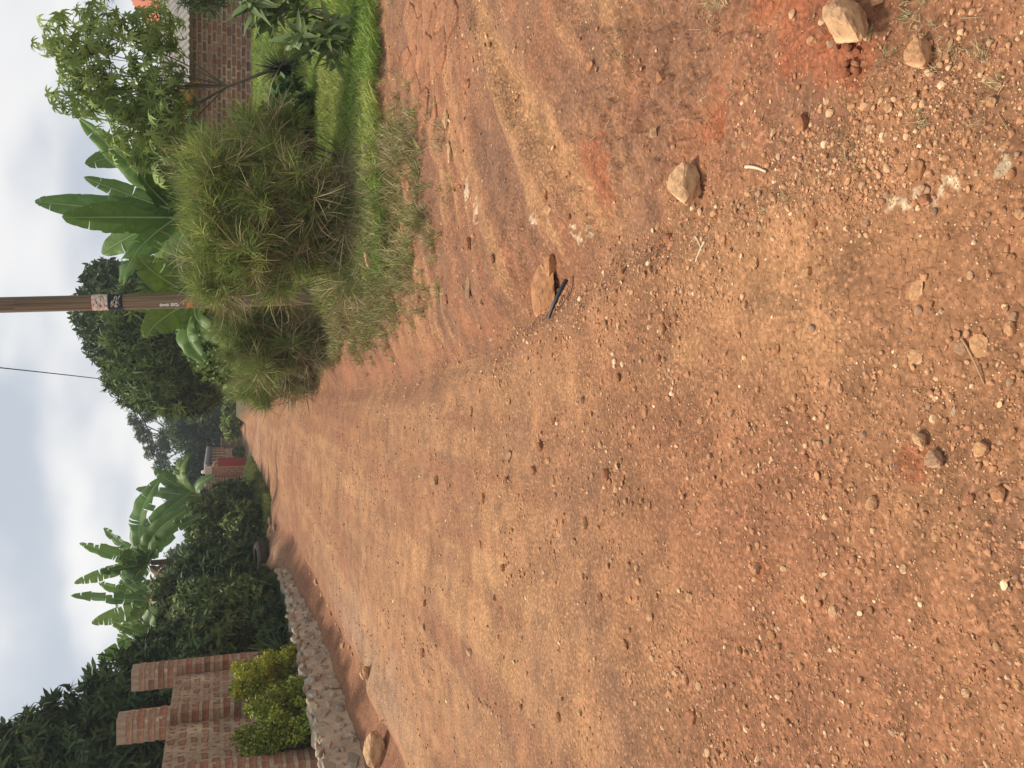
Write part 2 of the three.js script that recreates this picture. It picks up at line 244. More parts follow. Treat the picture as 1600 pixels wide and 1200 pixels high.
function groundColor(x, z) {
  const d = -z, s = x - edgeX(d), c = soil.road.slice(), n1 = fbm(x * 0.8, z * 0.45, 4), n2 = fbm(x * 3.1 + 7, z * 3.1, 4), n3 = fbm(x * 12, z * 12, 3);
  // carriageway: packed pale bands on the wheel paths, browner gravelly bands between
  const w = (vnoise(z * 0.22, 3) - 0.5) * 0.35;
  const pk = Math.max(gauss(x + 0.95 + d * 0.02 + w, 0.45), gauss(x + 2.35 + d * 0.015 + w, 0.5)) * sst(1.5, 5, d);
  mixc(c, soil.pack, clamp1(pk * 0.8 * sst(0.25, 0.6, n2) + sst(0.5, 0.72, n1) * 0.45));
  mixc(c, soil.pack, 0.6 * gauss(s + 0.28, 0.16) * sst(5, 3, d) * sst(0.3, 0.6, n2));
  mixc(c, soil.brown, 0.6 * sst(0.4, 0.65, n2) * sst(0.35, 0.6, fbm(x * 0.9 + 5, z * 0.9, 2)));
  mixc(c, soil.red, sst(0.46, 0.3, n1) * 0.6);
  // right side
  const rt = sst(0.05, 0.4, s + (n2 - 0.5) * 0.5); mixc(c, soil.red, rt * 0.75); mixc(c, soil.brown, rt * 0.65 * sst(0.46, 0.66, fbm(x * 1.7 + 3, z * 1.7, 3)));
  const sk = streak(x, d) * sst(0.2, 0.6, s) * sst(2.4, 3.2, d) * sst(8.5, 7, d); mixc(c, soil.brown, 0.7 * sst(0.03, 0.16, -sk)); mixc(c, soil.pack, 0.7 * sst(0.02, 0.16, sk));
  if (s < 0.2 && d > 2.5) { const q = fbm(x * 6 + w * 4, d * 0.4 + 9, 3); mixc(c, soil.pack, 0.5 * sst(0.52, 0.68, q) * sst(2.5, 5, d)); mixc(c, soil.red, 0.4 * sst(0.46, 0.32, q) * sst(2.5, 5, d)); }
  const td = trackDist(x, d); if (d > 2.8 && d < 6.5) mixc(c, soil.pack, 0.8 * gauss(td + (n2 - 0.5) * 0.2, 0.2) * sst(2.8, 3.4, d) + 0.4 * gauss(td - 0.95, 0.16));
  for (const [sx, sd, r] of SPOTS) { const q = Math.hypot(x - sx, (d - sd)) / r + (n2 - 0.5) * 2.2 + (n3 - 0.5) * 1.6; if (q < 1.1) mixc(c, soil.spot, 0.6 * sst(1.0, 0.4, q)); }
  for (const [sx, sd, r] of CHALK) { const u = Math.hypot(x - sx, d - sd) / r; if (u < 1.6) { const q = u * 0.7 + (0.5 - fbm(x * 55, d * 60, 3)) * 4.2; if (q < 0.6) mixc(c, soil.white, 0.85 * sst(0.6, 0.25, q)); } }
  // left: pale dusty verge, darker damp soil in the ditch, garden beyond
  mixc(c, soil.tan, 0.55 * gauss(x + 2.9 + (n2 - 0.5), 0.4) * sst(6, 8, d) * sst(14, 10, d) + 0.85 * gauss(x + 3.9, 0.55) * gauss(d - 22, 3));
  mixc(c, soil.red, 0.85 * gauss(x + 3.6 + (n2 - 0.5) * 0.3, 0.35) * sst(6.5, 8, d) * sst(24, 20, d));
  mixc(c, soil.garden, sst(gardenX(d) + 0.1, gardenX(d) - 0.15, x));
  const L = isLawn(x, d); mixc(c, soil.turf, L * 0.85);
  if (d > 26) mixc(c, soil.turf, 0.8 * sst(-2.9, -3.5, x + (n2 - 0.5)) + 0);
  if (d > 30) mixc(c, soil.tan, 0.6 * gauss(d - 33 + x * 0.6, 0.7) * sst(-3.2, -2.6, x));
  const k = 0.86 + 0.3 * (n3 - 0.5) + 0.22 * (n2 - 0.5); return [c[0] * k, c[1] * k, c[2] * k];
}
{
  const zs = [12, 8, 5, 3.4, 2.2, 1.4, 0.8, 0.35, 0, -0.3, -0.55, -0.75]; let z = -0.9; while (z > -70) { zs.push(z); z -= 0.0040 * Math.pow(-z, 1.22) + 0.0006; } for (const q of [-80, -95, -120, -160, -240, -400]) zs.push(q);
  const xs = []; const NU = 760; for (let k = 0; k <= NU; k++) { const t = (k / NU) * 2 - 1; xs.push(0.6 + Math.sinh(t * 5.35) * 0.42 * (1 + 6 * Math.pow(Math.abs(t), 12))); }
  const nx = xs.length, nz = zs.length, p = new Float32Array(nx * nz * 3), col = new Float32Array(nx * nz * 3), uv = new Float32Array(nx * nz * 2), idx = new Uint32Array((nx - 1) * (nz - 1) * 6);
  let o = 0; for (let j = 0; j < nz; j++) for (let i = 0; i < nx; i++, o++) { const x = xs[i], zz = zs[j], c = groundColor(x, zz); p[o * 3] = x; p[o * 3 + 1] = groundH(x, zz); p[o * 3 + 2] = zz; col.set(c, o * 3); uv[o * 2] = x / 1.7; uv[o * 2 + 1] = zz / 1.7; }
  let q = 0; for (let j = 0; j < nz - 1; j++) for (let i = 0; i < nx - 1; i++) { const a = j * nx + i, b = a + 1, c = a + nx, d = c + 1; idx[q++] = a; idx[q++] = b; idx[q++] = c; idx[q++] = b; idx[q++] = d; idx[q++] = c; }
  const g = new THREE.BufferGeometry(); g.setAttribute('position', new THREE.BufferAttribute(p, 3)); g.setAttribute('color', new THREE.BufferAttribute(col, 3)); g.setAttribute('uv', new THREE.BufferAttribute(uv, 2)); g.setIndex(new THREE.BufferAttribute(idx, 1)); g.computeVertexNormals();
  const detail = noiseTex(1024, (u, v) => { const a = tileNoise(u, v, 12, 5), b = tileNoise(u, v, 160, 3), k = 0.70 + 0.26 * a + 0.34 * (b - 0.5) + (b > 0.7 ? 0.12 : 0); return [clamp1(k), clamp1(k * 0.985), clamp1(k * (0.93 + 0.1 * b))]; });
  const bump = noiseTex(1024, (u, v) => { const b = tileNoise(u, v, 150, 3), a = tileNoise(u, v, 40, 4), k = clamp1(0.5 * a + 0.6 * sst(0.4, 0.75, b)); return [k, k, k]; }, false);
  // sun-cracked mud: each plate a piece of its own, cut from a Voronoi pattern
  const R = rng(33), sites = [], plates = []; for (let j = -5; j <= 5; j++) for (let i = -5; i <= 5; i++) sites.push([2.65 + (i + (R() - 0.5) * 0.95) * 0.2, 5.85 + (j + (R() - 0.5) * 0.95) * 0.22]);
  for (const a of sites) { if (Math.hypot(a[0] - 2.65, (a[1] - 5.85)) > 0.5 + 0.35 * R()) continue; let pg = [[-0.3, -0.3], [0.3, -0.3], [0.3, 0.3], [-0.3, 0.3]].map(q => [a[0] + q[0], a[1] + q[1]]);
    for (const b of sites) { if (b === a || Math.hypot(a[0] - b[0], a[1] - b[1]) > 0.6) continue; const mx = (a[0] + b[0]) / 2, my = (a[1] + b[1]) / 2, nx2 = b[0] - a[0], ny2 = b[1] - a[1], f = q => (q[0] - mx) * nx2 + (q[1] - my) * ny2, out = []; pg.forEach((q, k) => { const n = pg[(k + 1) % pg.length], fq = f(q), fn = f(n); if (fq <= 0) out.push(q); if (fq * fn < 0) { const t = fq / (fq - fn); out.push([lerp(q[0], n[0], t), lerp(q[1], n[1], t)]); } }); pg = out; }
    const m = new MB(), cen = pg.reduce((u, q) => [u[0] + q[0] / pg.length, u[1] + q[1] / pg.length], [0, 0]), rim = []; pg.forEach((q, k) => { const n = pg[(k + 1) % pg.length]; for (const t of [0, 0.33, 0.67]) rim.push([lerp(q[0], n[0], t) + (R() - 0.5) * 0.008, lerp(q[1], n[1], t) + (R() - 0.5) * 0.008]); });
    const ring = (k, dy) => rim.map(q => { const dl = Math.hypot(q[0] - cen[0], q[1] - cen[1]), kk = Math.max(0, 1 - k / dl), x = lerp(cen[0], q[0], kk), d = lerp(cen[1], q[1], kk); return m.v(x, groundH(x, -d) + dy, -d, x / 1.7, -d / 1.7); }), r0 = ring(0.001, -0.03), r1 = ring(0.003, 0.006), r2 = ring(0.02, 0.016), lift = R() * 0.005, c = m.v(cen[0], groundH(cen[0], -cen[1]) + 0.016 + lift, -cen[1], cen[0] / 1.7, -cen[1] / 1.7), N = rim.length;
    for (let k = 0; k < N; k++) { const e = (k + 1) % N; m.q(r0[k], r0[e], r1[e], r1[k]); m.q(r1[k], r1[e], r2[e], r2[k]); m.t(r2[k], r2[e], c); } plates.push(m.geo()); }
  const pmats = [[0.42, 0.185, 0.087], [0.40, 0.172, 0.08], [0.45, 0.205, 0.095]].map(c => new THREE.MeshStandardMaterial({ color: C(...c), map: detail, bumpMap: bump, bumpScale: 0.002, roughness: 0.97, side: THREE.DoubleSide }));
  const ground = new THREE.Mesh(g, new THREE.MeshStandardMaterial({ vertexColors: true, map: detail, bumpMap: bump, bumpScale: 0.006, roughness: 0.97 }));
  ground.name = 'ground'; ground.userData = { label: 'red laterite dirt road with verges and garden soil', category: 'ground', kind: 'structure' }; shade(ground); scene.add(ground);
  plates.forEach((q, k) => part(ground, 'mud_plate', q, pmats[k % 3]));
}

// ------------------------------------------------------------------ low rubble wall on the left, stone by stone
function rockGeo(seed, detail = 1, planes = 7, tight = 0.72) {
  const R = rng(seed), g = new THREE.IcosahedronGeometry(1, detail), p = g.attributes.position, cuts = [];
  for (let k = 0; k < planes; k++) cuts.push([rdir(R), lerp(tight, 0.98, R())]);
  for (let k = 0; k < p.count; k++) {
    const v = V(p.getX(k), p.getY(k), p.getZ(k)); const q = v.clone().multiplyScalar(2.3);
    v.multiplyScalar(1 + (fbm3(q.x + seed, q.y, q.z, 3) - 0.5) * 0.35);
    for (const [n, d] of cuts) { const e = v.dot(n) - d; if (e > 0) v.addScaledVector(n, -e * 0.94); }
    p.setXYZ(k, v.x, v.y, v.z);
  }
  if (detail > 2) for (let k = 0; k < p.count; k++) { const v = V(p.getX(k), p.getY(k), p.getZ(k)), m = 1 + (fbm3(v.x * 7 + seed, v.y * 7, v.z * 7, 3) - 0.5) * 0.16; p.setXYZ(k, v.x * m, v.y * m, v.z * m); }
  g.deleteAttribute('normal'); g.computeVertexNormals(); return g;
}
const blockGeos = [1, 2, 3, 4, 5, 6].map(k => rockGeo(100 + k, 1, 14, 0.42));
{
  const R = rng(11), w = thing('stone_wall', 'low rubble stone wall edging the garden left of the road', 'wall', [0, 0, 0]);
  const line = d => -4.02 - 0.18 * sst(12, 8, d) - 0.12 * sst(14, 20, d), topY = d => lerp(0.44, 0.22, sst(8.5, 19, d));
  const core = new MB(); let prev = null;                       // mortar core, set back from the stones
  for (let d = 7.6; d <= 19.6; d += 0.4) { const x = line(d), t = topY(d) - 0.05, b = -0.35; const r = [core.v(x - 0.01, b, -d, d, 0), core.v(x - 0.045, t, -d, d, 0.5), core.v(x - 0.34, t, -d, d, 0.8), core.v(x - 0.36, b, -d, d, 1.2)]; if (prev) { core.q(prev[0], r[0], r[1], prev[1]); core.q(prev[1], r[1], r[2], prev[2]); core.q(prev[2], r[2], r[3], prev[3]); } else core.q(r[0], r[1], r[2], r[3]); prev = r; }
  core.q(prev[3], prev[2], prev[1], prev[0]); part(w, 'mortar', core.geo(), M.mortar);
  const put = (x, y, z, sx, sy, sz) => { const m = part(w, 'stone', blockGeos[R() * 6 | 0], M.wallStone[R() * 4 | 0]); m.position.set(x, y, z); m.scale.set(sx, sy, sz); m.rotation.set((R() - 0.5) * 0.5, (R() - 0.5) * 0.5, (R() - 0.5) * 0.5); };
  const set = [];                                             // stones of uneven size fitted into the face, none on top of another
  for (const [lo, hi, tries] of [[0.11, 0.15, 500], [0.07, 0.11, 1500], [0.045, 0.07, 2500]]) for (let k = 0; k < tries && set.length < 215; k++) { const d = lerp(7.75, 19.5, Math.pow(R(), 1.25)), hh = topY(d) + 0.14, r = lerp(lo, hi, R()), y = -0.12 + R() * hh, el = lerp(1.05, 1.7, R()); if (set.some(o => { const a = (o.d - d) / (o.r * o.el + r * el), b = (o.y - y) / (o.r / o.el + r / el) * 0.8; return a * a + b * b < 0.72; })) continue; set.push({ d, y, r, el }); put(line(d) - 0.055 - (y + 0.1) * 0.08 + R() * 0.02, y, -d, 0.075, r / el * 1.2, r * el * 1.12); }
  { let d = 7.7; while (d < 19.5) { const l = lerp(0.14, 0.36, R()); put(line(d) - 0.22 + (R() - 0.5) * 0.08, topY(d) - 0.05 + R() * 0.04, -d - l / 2, lerp(0.12, 0.18, R()), lerp(0.045, 0.075, R()), l * 0.56); d += l * lerp(0.95, 1.25, R()); } }
}
// ------------------------------------------------------------------ brick fence on the left
function brickGeo(seed, w, h, l) { const R = rng(seed), g = new THREE.BoxGeometry(w, h, l, 1, 1, 2), p = g.attributes.position, off = new Map(); for (let k = 0; k < p.count; k++) { const key = [p.getX(k), p.getY(k), p.getZ(k)].map(v => v.toFixed(3)).join(); if (!off.has(key)) off.set(key, [R() - 0.5, R() - 0.5, R() - 0.5]); const o = off.get(key); p.setXYZ(k, p.getX(k) + o[0] * 0.016, p.getY(k) + o[1] * 0.018, p.getZ(k) + o[2] * 0.016); } g.computeVertexNormals(); return g; }
{
  const R = rng(21), f = thing('brick_fence', 'rough mortared brick fence with tall square pillars behind yellow shrubs', 'fence', [-5.0, 0, 0]);
  const PZ = [-15.5, -13.3, -11.1], course = 0.148, pv = [0, 1, 2].map(k => brickGeo(40 + k, 0.172, 0.098, 0.362)), wv = [0, 1, 2].map(k => brickGeo(50 + k, 0.151, 0.088, 0.19));
  const spare = [];
  PZ.forEach((pz, n) => {
    const H0 = 2.9, pil = part(f, 'pillar', new THREE.BoxGeometry(0.354, H0 + 0.2, 0.354), M.mortar); pil.position.set(0, H0 / 2 - 0.1, pz);
    const cnt = Math.floor(H0 / course);
    for (let r = 0; r < cnt; r++) for (let s = -1; s <= 1; s += 2) {
      const y = r * course + 0.07 - H0 / 2 + 0.1, turn = r % 2 ? 0 : Math.PI / 2, g = pv[R() * 3 | 0], off = s * 0.098;
      if (n === 2) { const c = g.clone(); c.rotateY(turn); c.translate(turn ? 0 : off, y + H0 / 2 - 0.1, pz + (turn ? off : 0)); spare.push(c); continue; }
      const b = part(pil, 'brick', g, M.brick[R() * 4 | 0]); b.position.set(turn ? 0 : off, y, turn ? off : 0); b.rotation.set((R() - 0.5) * 0.03, turn + (R() - 0.5) * 0.04, (R() - 0.5) * 0.03);
    }
  });
  const ex = part(f, 'brickwork', mergeGeometries(spare), M.brick[0]); ex.userData.kind = 'stuff';
  for (let n = 0; n < 2; n++) {
    const z0 = PZ[n] + 0.19, z1 = PZ[n + 1] - 0.19, L = z1 - z0, H1 = 2.22, pan = part(f, 'panel', new THREE.BoxGeometry(0.142, H1 + 0.2, L), M.mortar); pan.position.set(-0.05, H1 / 2 - 0.1, (z0 + z1) / 2);
    for (let r = 0; r < 15; r++) { const odd = r % 2; for (let k = 0; k < 7; k++) { const z = -L / 2 + 0.13 + k * 0.268 + (odd ? 0.06 : 0) - 0.03; if (z + 0.12 > L / 2 + 0.03) continue; const b = part(pan, 'brick', wv[R() * 3 | 0], M.brick[R() * 4 | 0]); b.position.set(0, r * 0.148 + 0.08 - H1 / 2 + 0.1, z); b.rotation.set((R() - 0.5) * 0.04, (R() - 0.5) * 0.04, 0); } }
  }
}

// ------------------------------------------------------------------ plants
function crownList(R, blobs, n, size, cA, cB, up = 0.5, shell = 0.55) {      // leaf clusters through the volume of a few overlapping masses, denser outwards
  const tot = blobs.reduce((s, b) => s + Math.pow(b[3] * b[4] * b[5], 0.72), 0), out = [];
  for (const b of blobs) { const cnt = Math.round(n * Math.pow(b[3] * b[4] * b[5], 0.72) / tot);
    for (let k = 0; k < cnt; k++) { const d = rdir(R), lump = 0.82 + 0.36 * fbm3(d.x * 2 + b[0], d.y * 2 + b[1], d.z * 2, 2), r = (shell + (1 - shell) * Math.pow(R(), 0.6)) * lump * (R() < 0.06 ? 1.12 : 1); out.push({ p: V(b[0] + d.x * b[3] * r, b[1] + d.y * b[4] * r, b[2] + d.z * b[5] * r), d: d.clone().add(V((R() - 0.5), up * R() * 1.6, (R() - 0.5))).normalize(), s: size * lerp(0.7, 1.3, R()), c: tint(R, cA, cB), a: R() * 6.28 }); } }
  return out;
}
function tree(name, label, category, base, blobs, o) {       // trunk with limbs to every mass of the crown, and the crown
  const R = rng(o.seed), t = thing(name, label, category, base, o.group), m = new MB(), y0 = o.fork ?? 1;
  const fork = V(o.lean?.[0] || 0, y0, o.lean?.[1] || 0); tubeInto(m, curve(V(0, -0.2, 0), fork, V((R() - 0.5) * 0.15, 0, (R() - 0.5) * 0.15)), o.r, o.r * 0.75, 8); part(t, 'trunk', m.geo(), o.bark || M.bark);
  const lm = new MB(); for (const b of blobs) { const e = V(b[0], b[1] + b[4] * 0.1, b[2]); const c = curve(fork, e, V((R() - 0.5) * 0.3, 0.15, (R() - 0.5) * 0.3)); tubeInto(lm, c, o.r * 0.5, o.r * 0.14, 6); for (let k = 0; k < 4; k++) { const d = rdir(R, 0.4); tubeInto(lm, curve(c[3 + (k % 3)], V(b[0] + d.x * b[3] * 0.8, b[1] + d.y * b[4] * 0.8, b[2] + d.z * b[5] * 0.8), V(0, 0.1, 0), 4), o.r * 0.16, 0.006, 5); } }
  part(t, 'limb', lm.geo(), o.bark || M.bark);
  instanced(t, 'crown', o.geo, o.mat || M.leaf, crownList(R, blobs, o.n, o.size || 1, o.c[0], o.c[1], o.up ?? 0.4, o.shell ?? 0.5)); return t;
}
function shrub(name, label, category, base, blobs, o) {
  const R = rng(o.seed), t = thing(name, label, category, base, o.group), m = new MB();
  for (let k = 0; k < (o.stems ?? 14); k++) { const b = blobs[k % blobs.length], d = rdir(R, 0.3); tubeInto(m, curve(V(b[0] * 0.6 + (R() - 0.5) * b[3] * 0.6, -0.1, b[2] * 0.6 + (R() - 0.5) * b[5] * 0.6), V(b[0] + d.x * b[3] * 0.8, b[1] + d.y * b[4] * 0.8, b[2] + d.z * b[5] * 0.8), V((R() - 0.5) * 0.2, 0.1, (R() - 0.5) * 0.2), 5), o.stem || 0.012, 0.003, 4); }
  part(t, 'stem', m.geo(), M.twig);
  instanced(t, 'foliage', o.geo, o.mat || M.leaf, crownList(R, blobs, o.n, o.size || 1, o.c[0], o.c[1], o.up ?? 0.5, o.shell ?? 0.45)); return t;
}
const G = {
  small: clusterGeo(1, 12, 0.085, 0.04, 0.12), dense: clusterGeo(2, 11, 0.15, 0.065, 0.16), mango: clusterGeo(3, 13, 0.23, 0.055, 0.07, 0.45), broad: clusterGeo(4, 9, 0.16, 0.085, 0.12, 0.35), far: clusterGeo(5, 16, 0.3, 0.14, 0.5, 0.3), lance: clusterGeo(6, 10, 0.2, 0.06, 0.1, 0.5),
  tiny: clusterGeo(7, 16, 0.045, 0.024, 0.1), spray: sprayGeo(8, 18, 0.2, 0.0065, 1.0), sprayDry: sprayGeo(9, 10, 0.3, 0.005, 0.9), tuft: sprayGeo(10, 16, 0.11, 0.006, 0.8), tuftDry: sprayGeo(11, 14, 0.13, 0.005, 1.2),
};
const gr = { lit: [[0.19, 0.27, 0.06], [0.3, 0.36, 0.085]], mid: [[0.12, 0.19, 0.05], [0.22, 0.28, 0.07]], dark: [[0.055, 0.1, 0.036], [0.13, 0.18, 0.055]], yellow: [[0.58, 0.54, 0.07], [0.3, 0.38, 0.06]], olive: [[0.17, 0.19, 0.06], [0.27, 0.27, 0.09]], straw: [[0.42, 0.34, 0.17], [0.3, 0.24, 0.12]] };

// banana leaves: a midrib from base to tip, a blade of strips torn apart along the veins
function bananaLeaf(parent, b, t, arch, wid, seed, mat, tear = 0.35, roll = 0.3) {
  const R = rng(seed), mid = curve(b, t, V(0, arch, 0), 26), m = new MB(), n = mid.length - 1;
  const face = V((R() - 0.5) * 0.9, lerp(0.35, 0.8, R()), lerp(0.45, 1, R())).normalize(), ph = R() * 6;
  for (let s = -1; s <= 1; s += 2) {
    let k = 2, fold = 0;
    while (k < n) {
      const len = R() < tear ? 1 + (R() * 2 | 0) : 3 + (R() * 5 | 0), e = Math.min(n, k + len); fold = roll + (R() - 0.5) * (tear * 1.6) + 0.12 * Math.sin(k * 0.6 + ph); const cut = R() < tear + 0.25 ? 0.22 * R() : 0; let pr = null;
      for (let j = k; j <= e; j++) {
        const f = j / n, tan = mid[Math.min(n, j + 1)].clone().sub(mid[j - 1]).normalize(), side = V(0, 0, 0).crossVectors(tan, face).normalize(), nor = V(0, 0, 0).crossVectors(side, tan).normalize();
        let w = wid * 0.5 * Math.pow(Math.sin(Math.PI * Math.pow(0.04 + f * 0.955, 0.8)), 0.55); w *= 1 - 0.06 * R();
        const pull = j === k ? cut : j === e ? -cut : 0, q = mid[j], c = Math.cos(fold), h = Math.sin(fold), along = tan.clone().multiplyScalar((0.1 + 0) * w + pull * 0.12);
        const a = m.vv(q, 0.5, f * 3), o1 = m.vv(q.clone().addScaledVector(side, s * w * 0.55 * c).addScaledVector(nor, w * 0.42 * h).addScaledVector(along, 0.5), 0.5 + s * 0.25, f * 3), o2 = m.vv(q.clone().addScaledVector(side, s * w * c).addScaledVector(nor, w * (0.62 * h - 0.22 + 0.09 * Math.sin(j * 1.1 + ph + s))).add(along), 0.5 + s * 0.5, f * 3);
        if (pr) { m.q(pr[0], a, o1, pr[1]); m.q(pr[1], o1, o2, pr[2]); } pr = [a, o1, o2];
      }
      k = e;
    }
  }
  const L = part(parent, 'leaf', m.geo(), mat); part(L, 'midrib', tube(mid.filter((_, k) => k % 2 === 0), 0.02, 0.005, 5), M.midrib); return L;
}
function banana(label, base, crown, leaves, seed, group, o = {}) {
  const R = rng(seed), p = thing('banana_plant', label, 'banana plant', base, group), cr = V(crown[0], crown[1], crown[2]);
  part(p, 'pseudostem', tube(curve(V(0, -0.15, 0), cr, V((R() - 0.5) * 0.1, 0, 0), 7), o.r || 0.12, (o.r || 0.12) * 0.5, 9), M.stem);
  leaves.forEach((l, k) => { const tip = V(l[0], l[1], l[2]); const st = cr.clone().add(V((R() - 0.5) * 0.08, -0.1 + R() * 0.2, (R() - 0.5) * 0.08)); bananaLeaf(p, st, tip, l[3], l[4] || 0.55, seed * 31 + k, l[5] === 'old' ? M.bananaOld : l[5] === 'dry' ? M.bananaDry : M.banana[R() * 3 | 0], o.tear ?? 0.25, l[5] === 'dry' ? -0.9 : lerp(0.2, 0.6, R())); });
  return p;
}
// right-hand clump behind the whippy bush (tips relative to each plant's foot)
banana('banana plant with tall upright leaves right of the wooden pole', [2.55, 0.25, -13.5], [0, 1.75, 0], [[0.1, 3.78, -0.2, 0.1, 0.5], [-0.2, 3.35, 0.3, 0.2, 0.5], [1.15, 3.1, 0.5, 0.0, 0.55], [-1.15, 2.55, 0.5, 0.35, 0.52], [-1.35, 2.0, -0.2, 0.5, 0.5], [1.35, 1.55, 0.2, 0.55, 0.55], [0.55, 2.35, 0.9, 0.25, 0.42], [-0.55, 2.95, -0.6, 0.15, 0.5], [0.35, 3.05, 0.5, 0.1, 0.36], [0.7, 0.9, 0.6, 0.6, 0.4, 'dry']], 301, 'banana plants behind the right-hand bush');
banana('banana plant with broad low leaves directly behind the wooden pole', [1.28, 0.2, -13.3], [0, 1.5, 0], [[-0.95, 1.5, 0.2, 0.55, 0.55], [-0.62, 2.3, 0.3, 0.25, 0.5], [0.55, 2.4, 0.4, 0.25, 0.55], [0.95, 1.75, 0.5, 0.45, 0.5], [-0.1, 2.75, 0.0, 0.1, 0.45], [-0.75, 0.95, 0.55, 0.6, 0.46], [0.35, 1.3, 0.85, 0.5, 0.4], [-0.3, 0.85, 0.5, 0.45, 0.3, 'old'], [-0.1, 2.4, -0.6, 0.3, 0.4]], 302, 'banana plants behind the right-hand bush');
banana('banana plant half hidden behind the tree with hand-shaped leaves', [4.2, 0.4, -15.5], [0, 1.7, 0], [[0.75, 3.4, 0, 0.15, 0.42], [-0.55, 3.2, 0.1, 0.2, 0.5], [-1.0, 2.3, 0.5, 0.45, 0.5], [1.05, 2.2, 0.4, 0.4, 0.5], [-0.2, 1.2, 0.9, 0.6, 0.5], [0.9, 1.4, 0.5, 0.5, 0.4, 'old']], 303, 'banana plants behind the right-hand bush');
// left-hand clump behind the hedge
banana('banana plant with one long leaf arching right over the hedge', [-4.8, 0.2, -24.3], [0, 3.0, 0], [[2.3, 2.75, 0.3, 0.75, 0.8], [1.9, 2.0, 0.5, 0.9, 0.75], [1.5, 2.1, 0.9, 0.8, 0.7], [-0.1, 4.2, 0.3, 0.2, 0.5], [-1.1, 3.8, 0.2, 0.4, 0.55], [1.0, 4.15, 0, 0.2, 0.5], [0.6, 4.75, -0.2, 0.1, 0.45], [-0.4, 4.85, 0, 0.2, 0.4], [0.4, 3.7, 0.6, 0.3, 0.5], [1.3, 1.7, 0.6, 0.8, 0.6], [-0.8, 3.2, 0.3, 0.6, 0.6], [-0.6, 1.5, 0.6, 0.7, 0.5, 'dry']], 304, 'banana plants behind the left-hand hedge', { tear: 0.5, r: 0.14 });
banana('banana plant with ragged brown-edged leaves at left of the clump', [-5.75, 0.2, -23.8], [0, 2.6, 0], [[0.35, 4.85, 0, 0.15, 0.45], [-0.35, 4.35, 0.2, 0.25, 0.5], [-0.95, 3.7, 0.3, 0.4, 0.55], [1.0, 3.6, 0.4, 0.4, 0.55], [-1.3, 2.7, 0.3, 0.6, 0.55], [0.9, 2.3, 0.8, 0.7, 0.55], [-0.35, 1.4, 0.7, 0.7, 0.4, 'dry'], [0.25, 1.3, 0.7, 0.7, 0.4, 'dry'], [0.55, 4.25, -0.3, 0.2, 0.45], [0, 3.4, 0.9, 0.4, 0.5]], 305, 'banana plants behind the left-hand hedge', { tear: 0.65, r: 0.14 });
banana('small banana plant behind the brick gate wall far down the road', [-4.2, 0.3, -33], [0, 1.8, 0], [[1.1, 3.4, 0, 0.3, 0.6], [1.6, 2.2, 0.5, 0.9, 0.7], [0.4, 4.0, 0, 0.2, 0.55], [-0.8, 3.3, 0.3, 0.4, 0.6], [0.9, 1.3, 0.9, 0.7, 0.6], [-1.1, 2.2, 0.5, 0.7, 0.6]], 306, 'banana plants behind the left-hand hedge', { tear: 0.45 });
banana('dark banana plant between left tree and the hedge', [-5.95, 0.2, -21.0], [0, 2.4, 0], [[0.6, 3.6, 0.2, 0.3, 0.5], [-0.3, 3.9, 0, 0.2, 0.5], [-0.9, 3.0, 0.4, 0.5, 0.5], [0.9, 2.6, 0.5, 0.5, 0.5], [0.2, 3.2, 0.8, 0.4, 0.5], [0.1, 1.4, 0.6, 0.5, 0.4, 'dry'], [0.5, 1.6, 0.6, 0.5, 0.35, 'dry'], [-0.6, 3.5, -0.2, 0.2, 0.45]], 307, 'banana plants behind the left-hand hedge', { tear: 0.5 });

// shrubs of the right verge: whippy, thin-leaved
function whippy(label, base, w, h, dp, n, seed, colors) {      // many small ragged clumps on thin stems, sparse and twiggy low down
  const R = rng(seed), low = [], high = [];
  for (let k = 0; k < 34; k++) { const a = R() * 6.283, r = Math.sqrt(R()), q = lerp(0.36, 0.92, Math.pow(R(), 0.75)), wd = Math.sin(Math.PI * (0.16 + q * 0.66)); high.push([Math.cos(a) * r * w * wd, q * h, Math.sin(a) * r * dp * wd, lerp(0.12, 0.3, R()) * Math.min(1, w), lerp(0.12, 0.26, R()) * Math.min(1.1, h * 0.7), lerp(0.12, 0.3, R())]); }
  for (let k = 0; k < 12; k++) { const a = R() * 6.283; low.push([Math.cos(a) * w * 0.85 * R(), h * lerp(0.08, 0.4, R()), Math.abs(Math.sin(a)) * dp * 0.9, 0.28, 0.16, 0.2]); }
  const t = shrub('whippy_bush', label, 'bush', base, high, { seed, n, geo: G.spray, mat: M.dull, c: colors, stems: 260, stem: 0.006, up: 0.7, shell: 0.2, group: 'whippy bushes along the right verge' });
  instanced(t, 'dry_shoot', G.sprayDry, M.straw, crownList(R, low.concat(high.slice(0, 14)), Math.round(n * 0.2), 1.25, gr.straw[0], [0.2, 0.15, 0.08], -0.4, 0.5));
  instanced(t, 'low_shoot', G.spray, M.dull, crownList(R, low, Math.round(n * 0.14), 0.9, gr.mid[0], gr.olive[1], 0.3, 0.3)); return t;
}
whippy('large whippy green bush on right verge in front of banana leaves', [1.72, 0.08, -8.9], 0.98, 1.74, 0.75, 2100, 401, [[0.15, 0.22, 0.055], [0.36, 0.4, 0.11]]);
whippy('whippy bush growing around the foot of the wooden pole', [0.62, 0.0, -12.3], 0.52, 1.5, 0.5, 900, 402, [[0.13, 0.19, 0.05], [0.3, 0.33, 0.1]]);
whippy('smaller whippy bush beside the road beyond the wooden pole', [0.18, 0.0, -14.6], 0.52, 1.22, 0.7, 900, 403, [[0.14, 0.21, 0.055], [0.31, 0.36, 0.1]]);
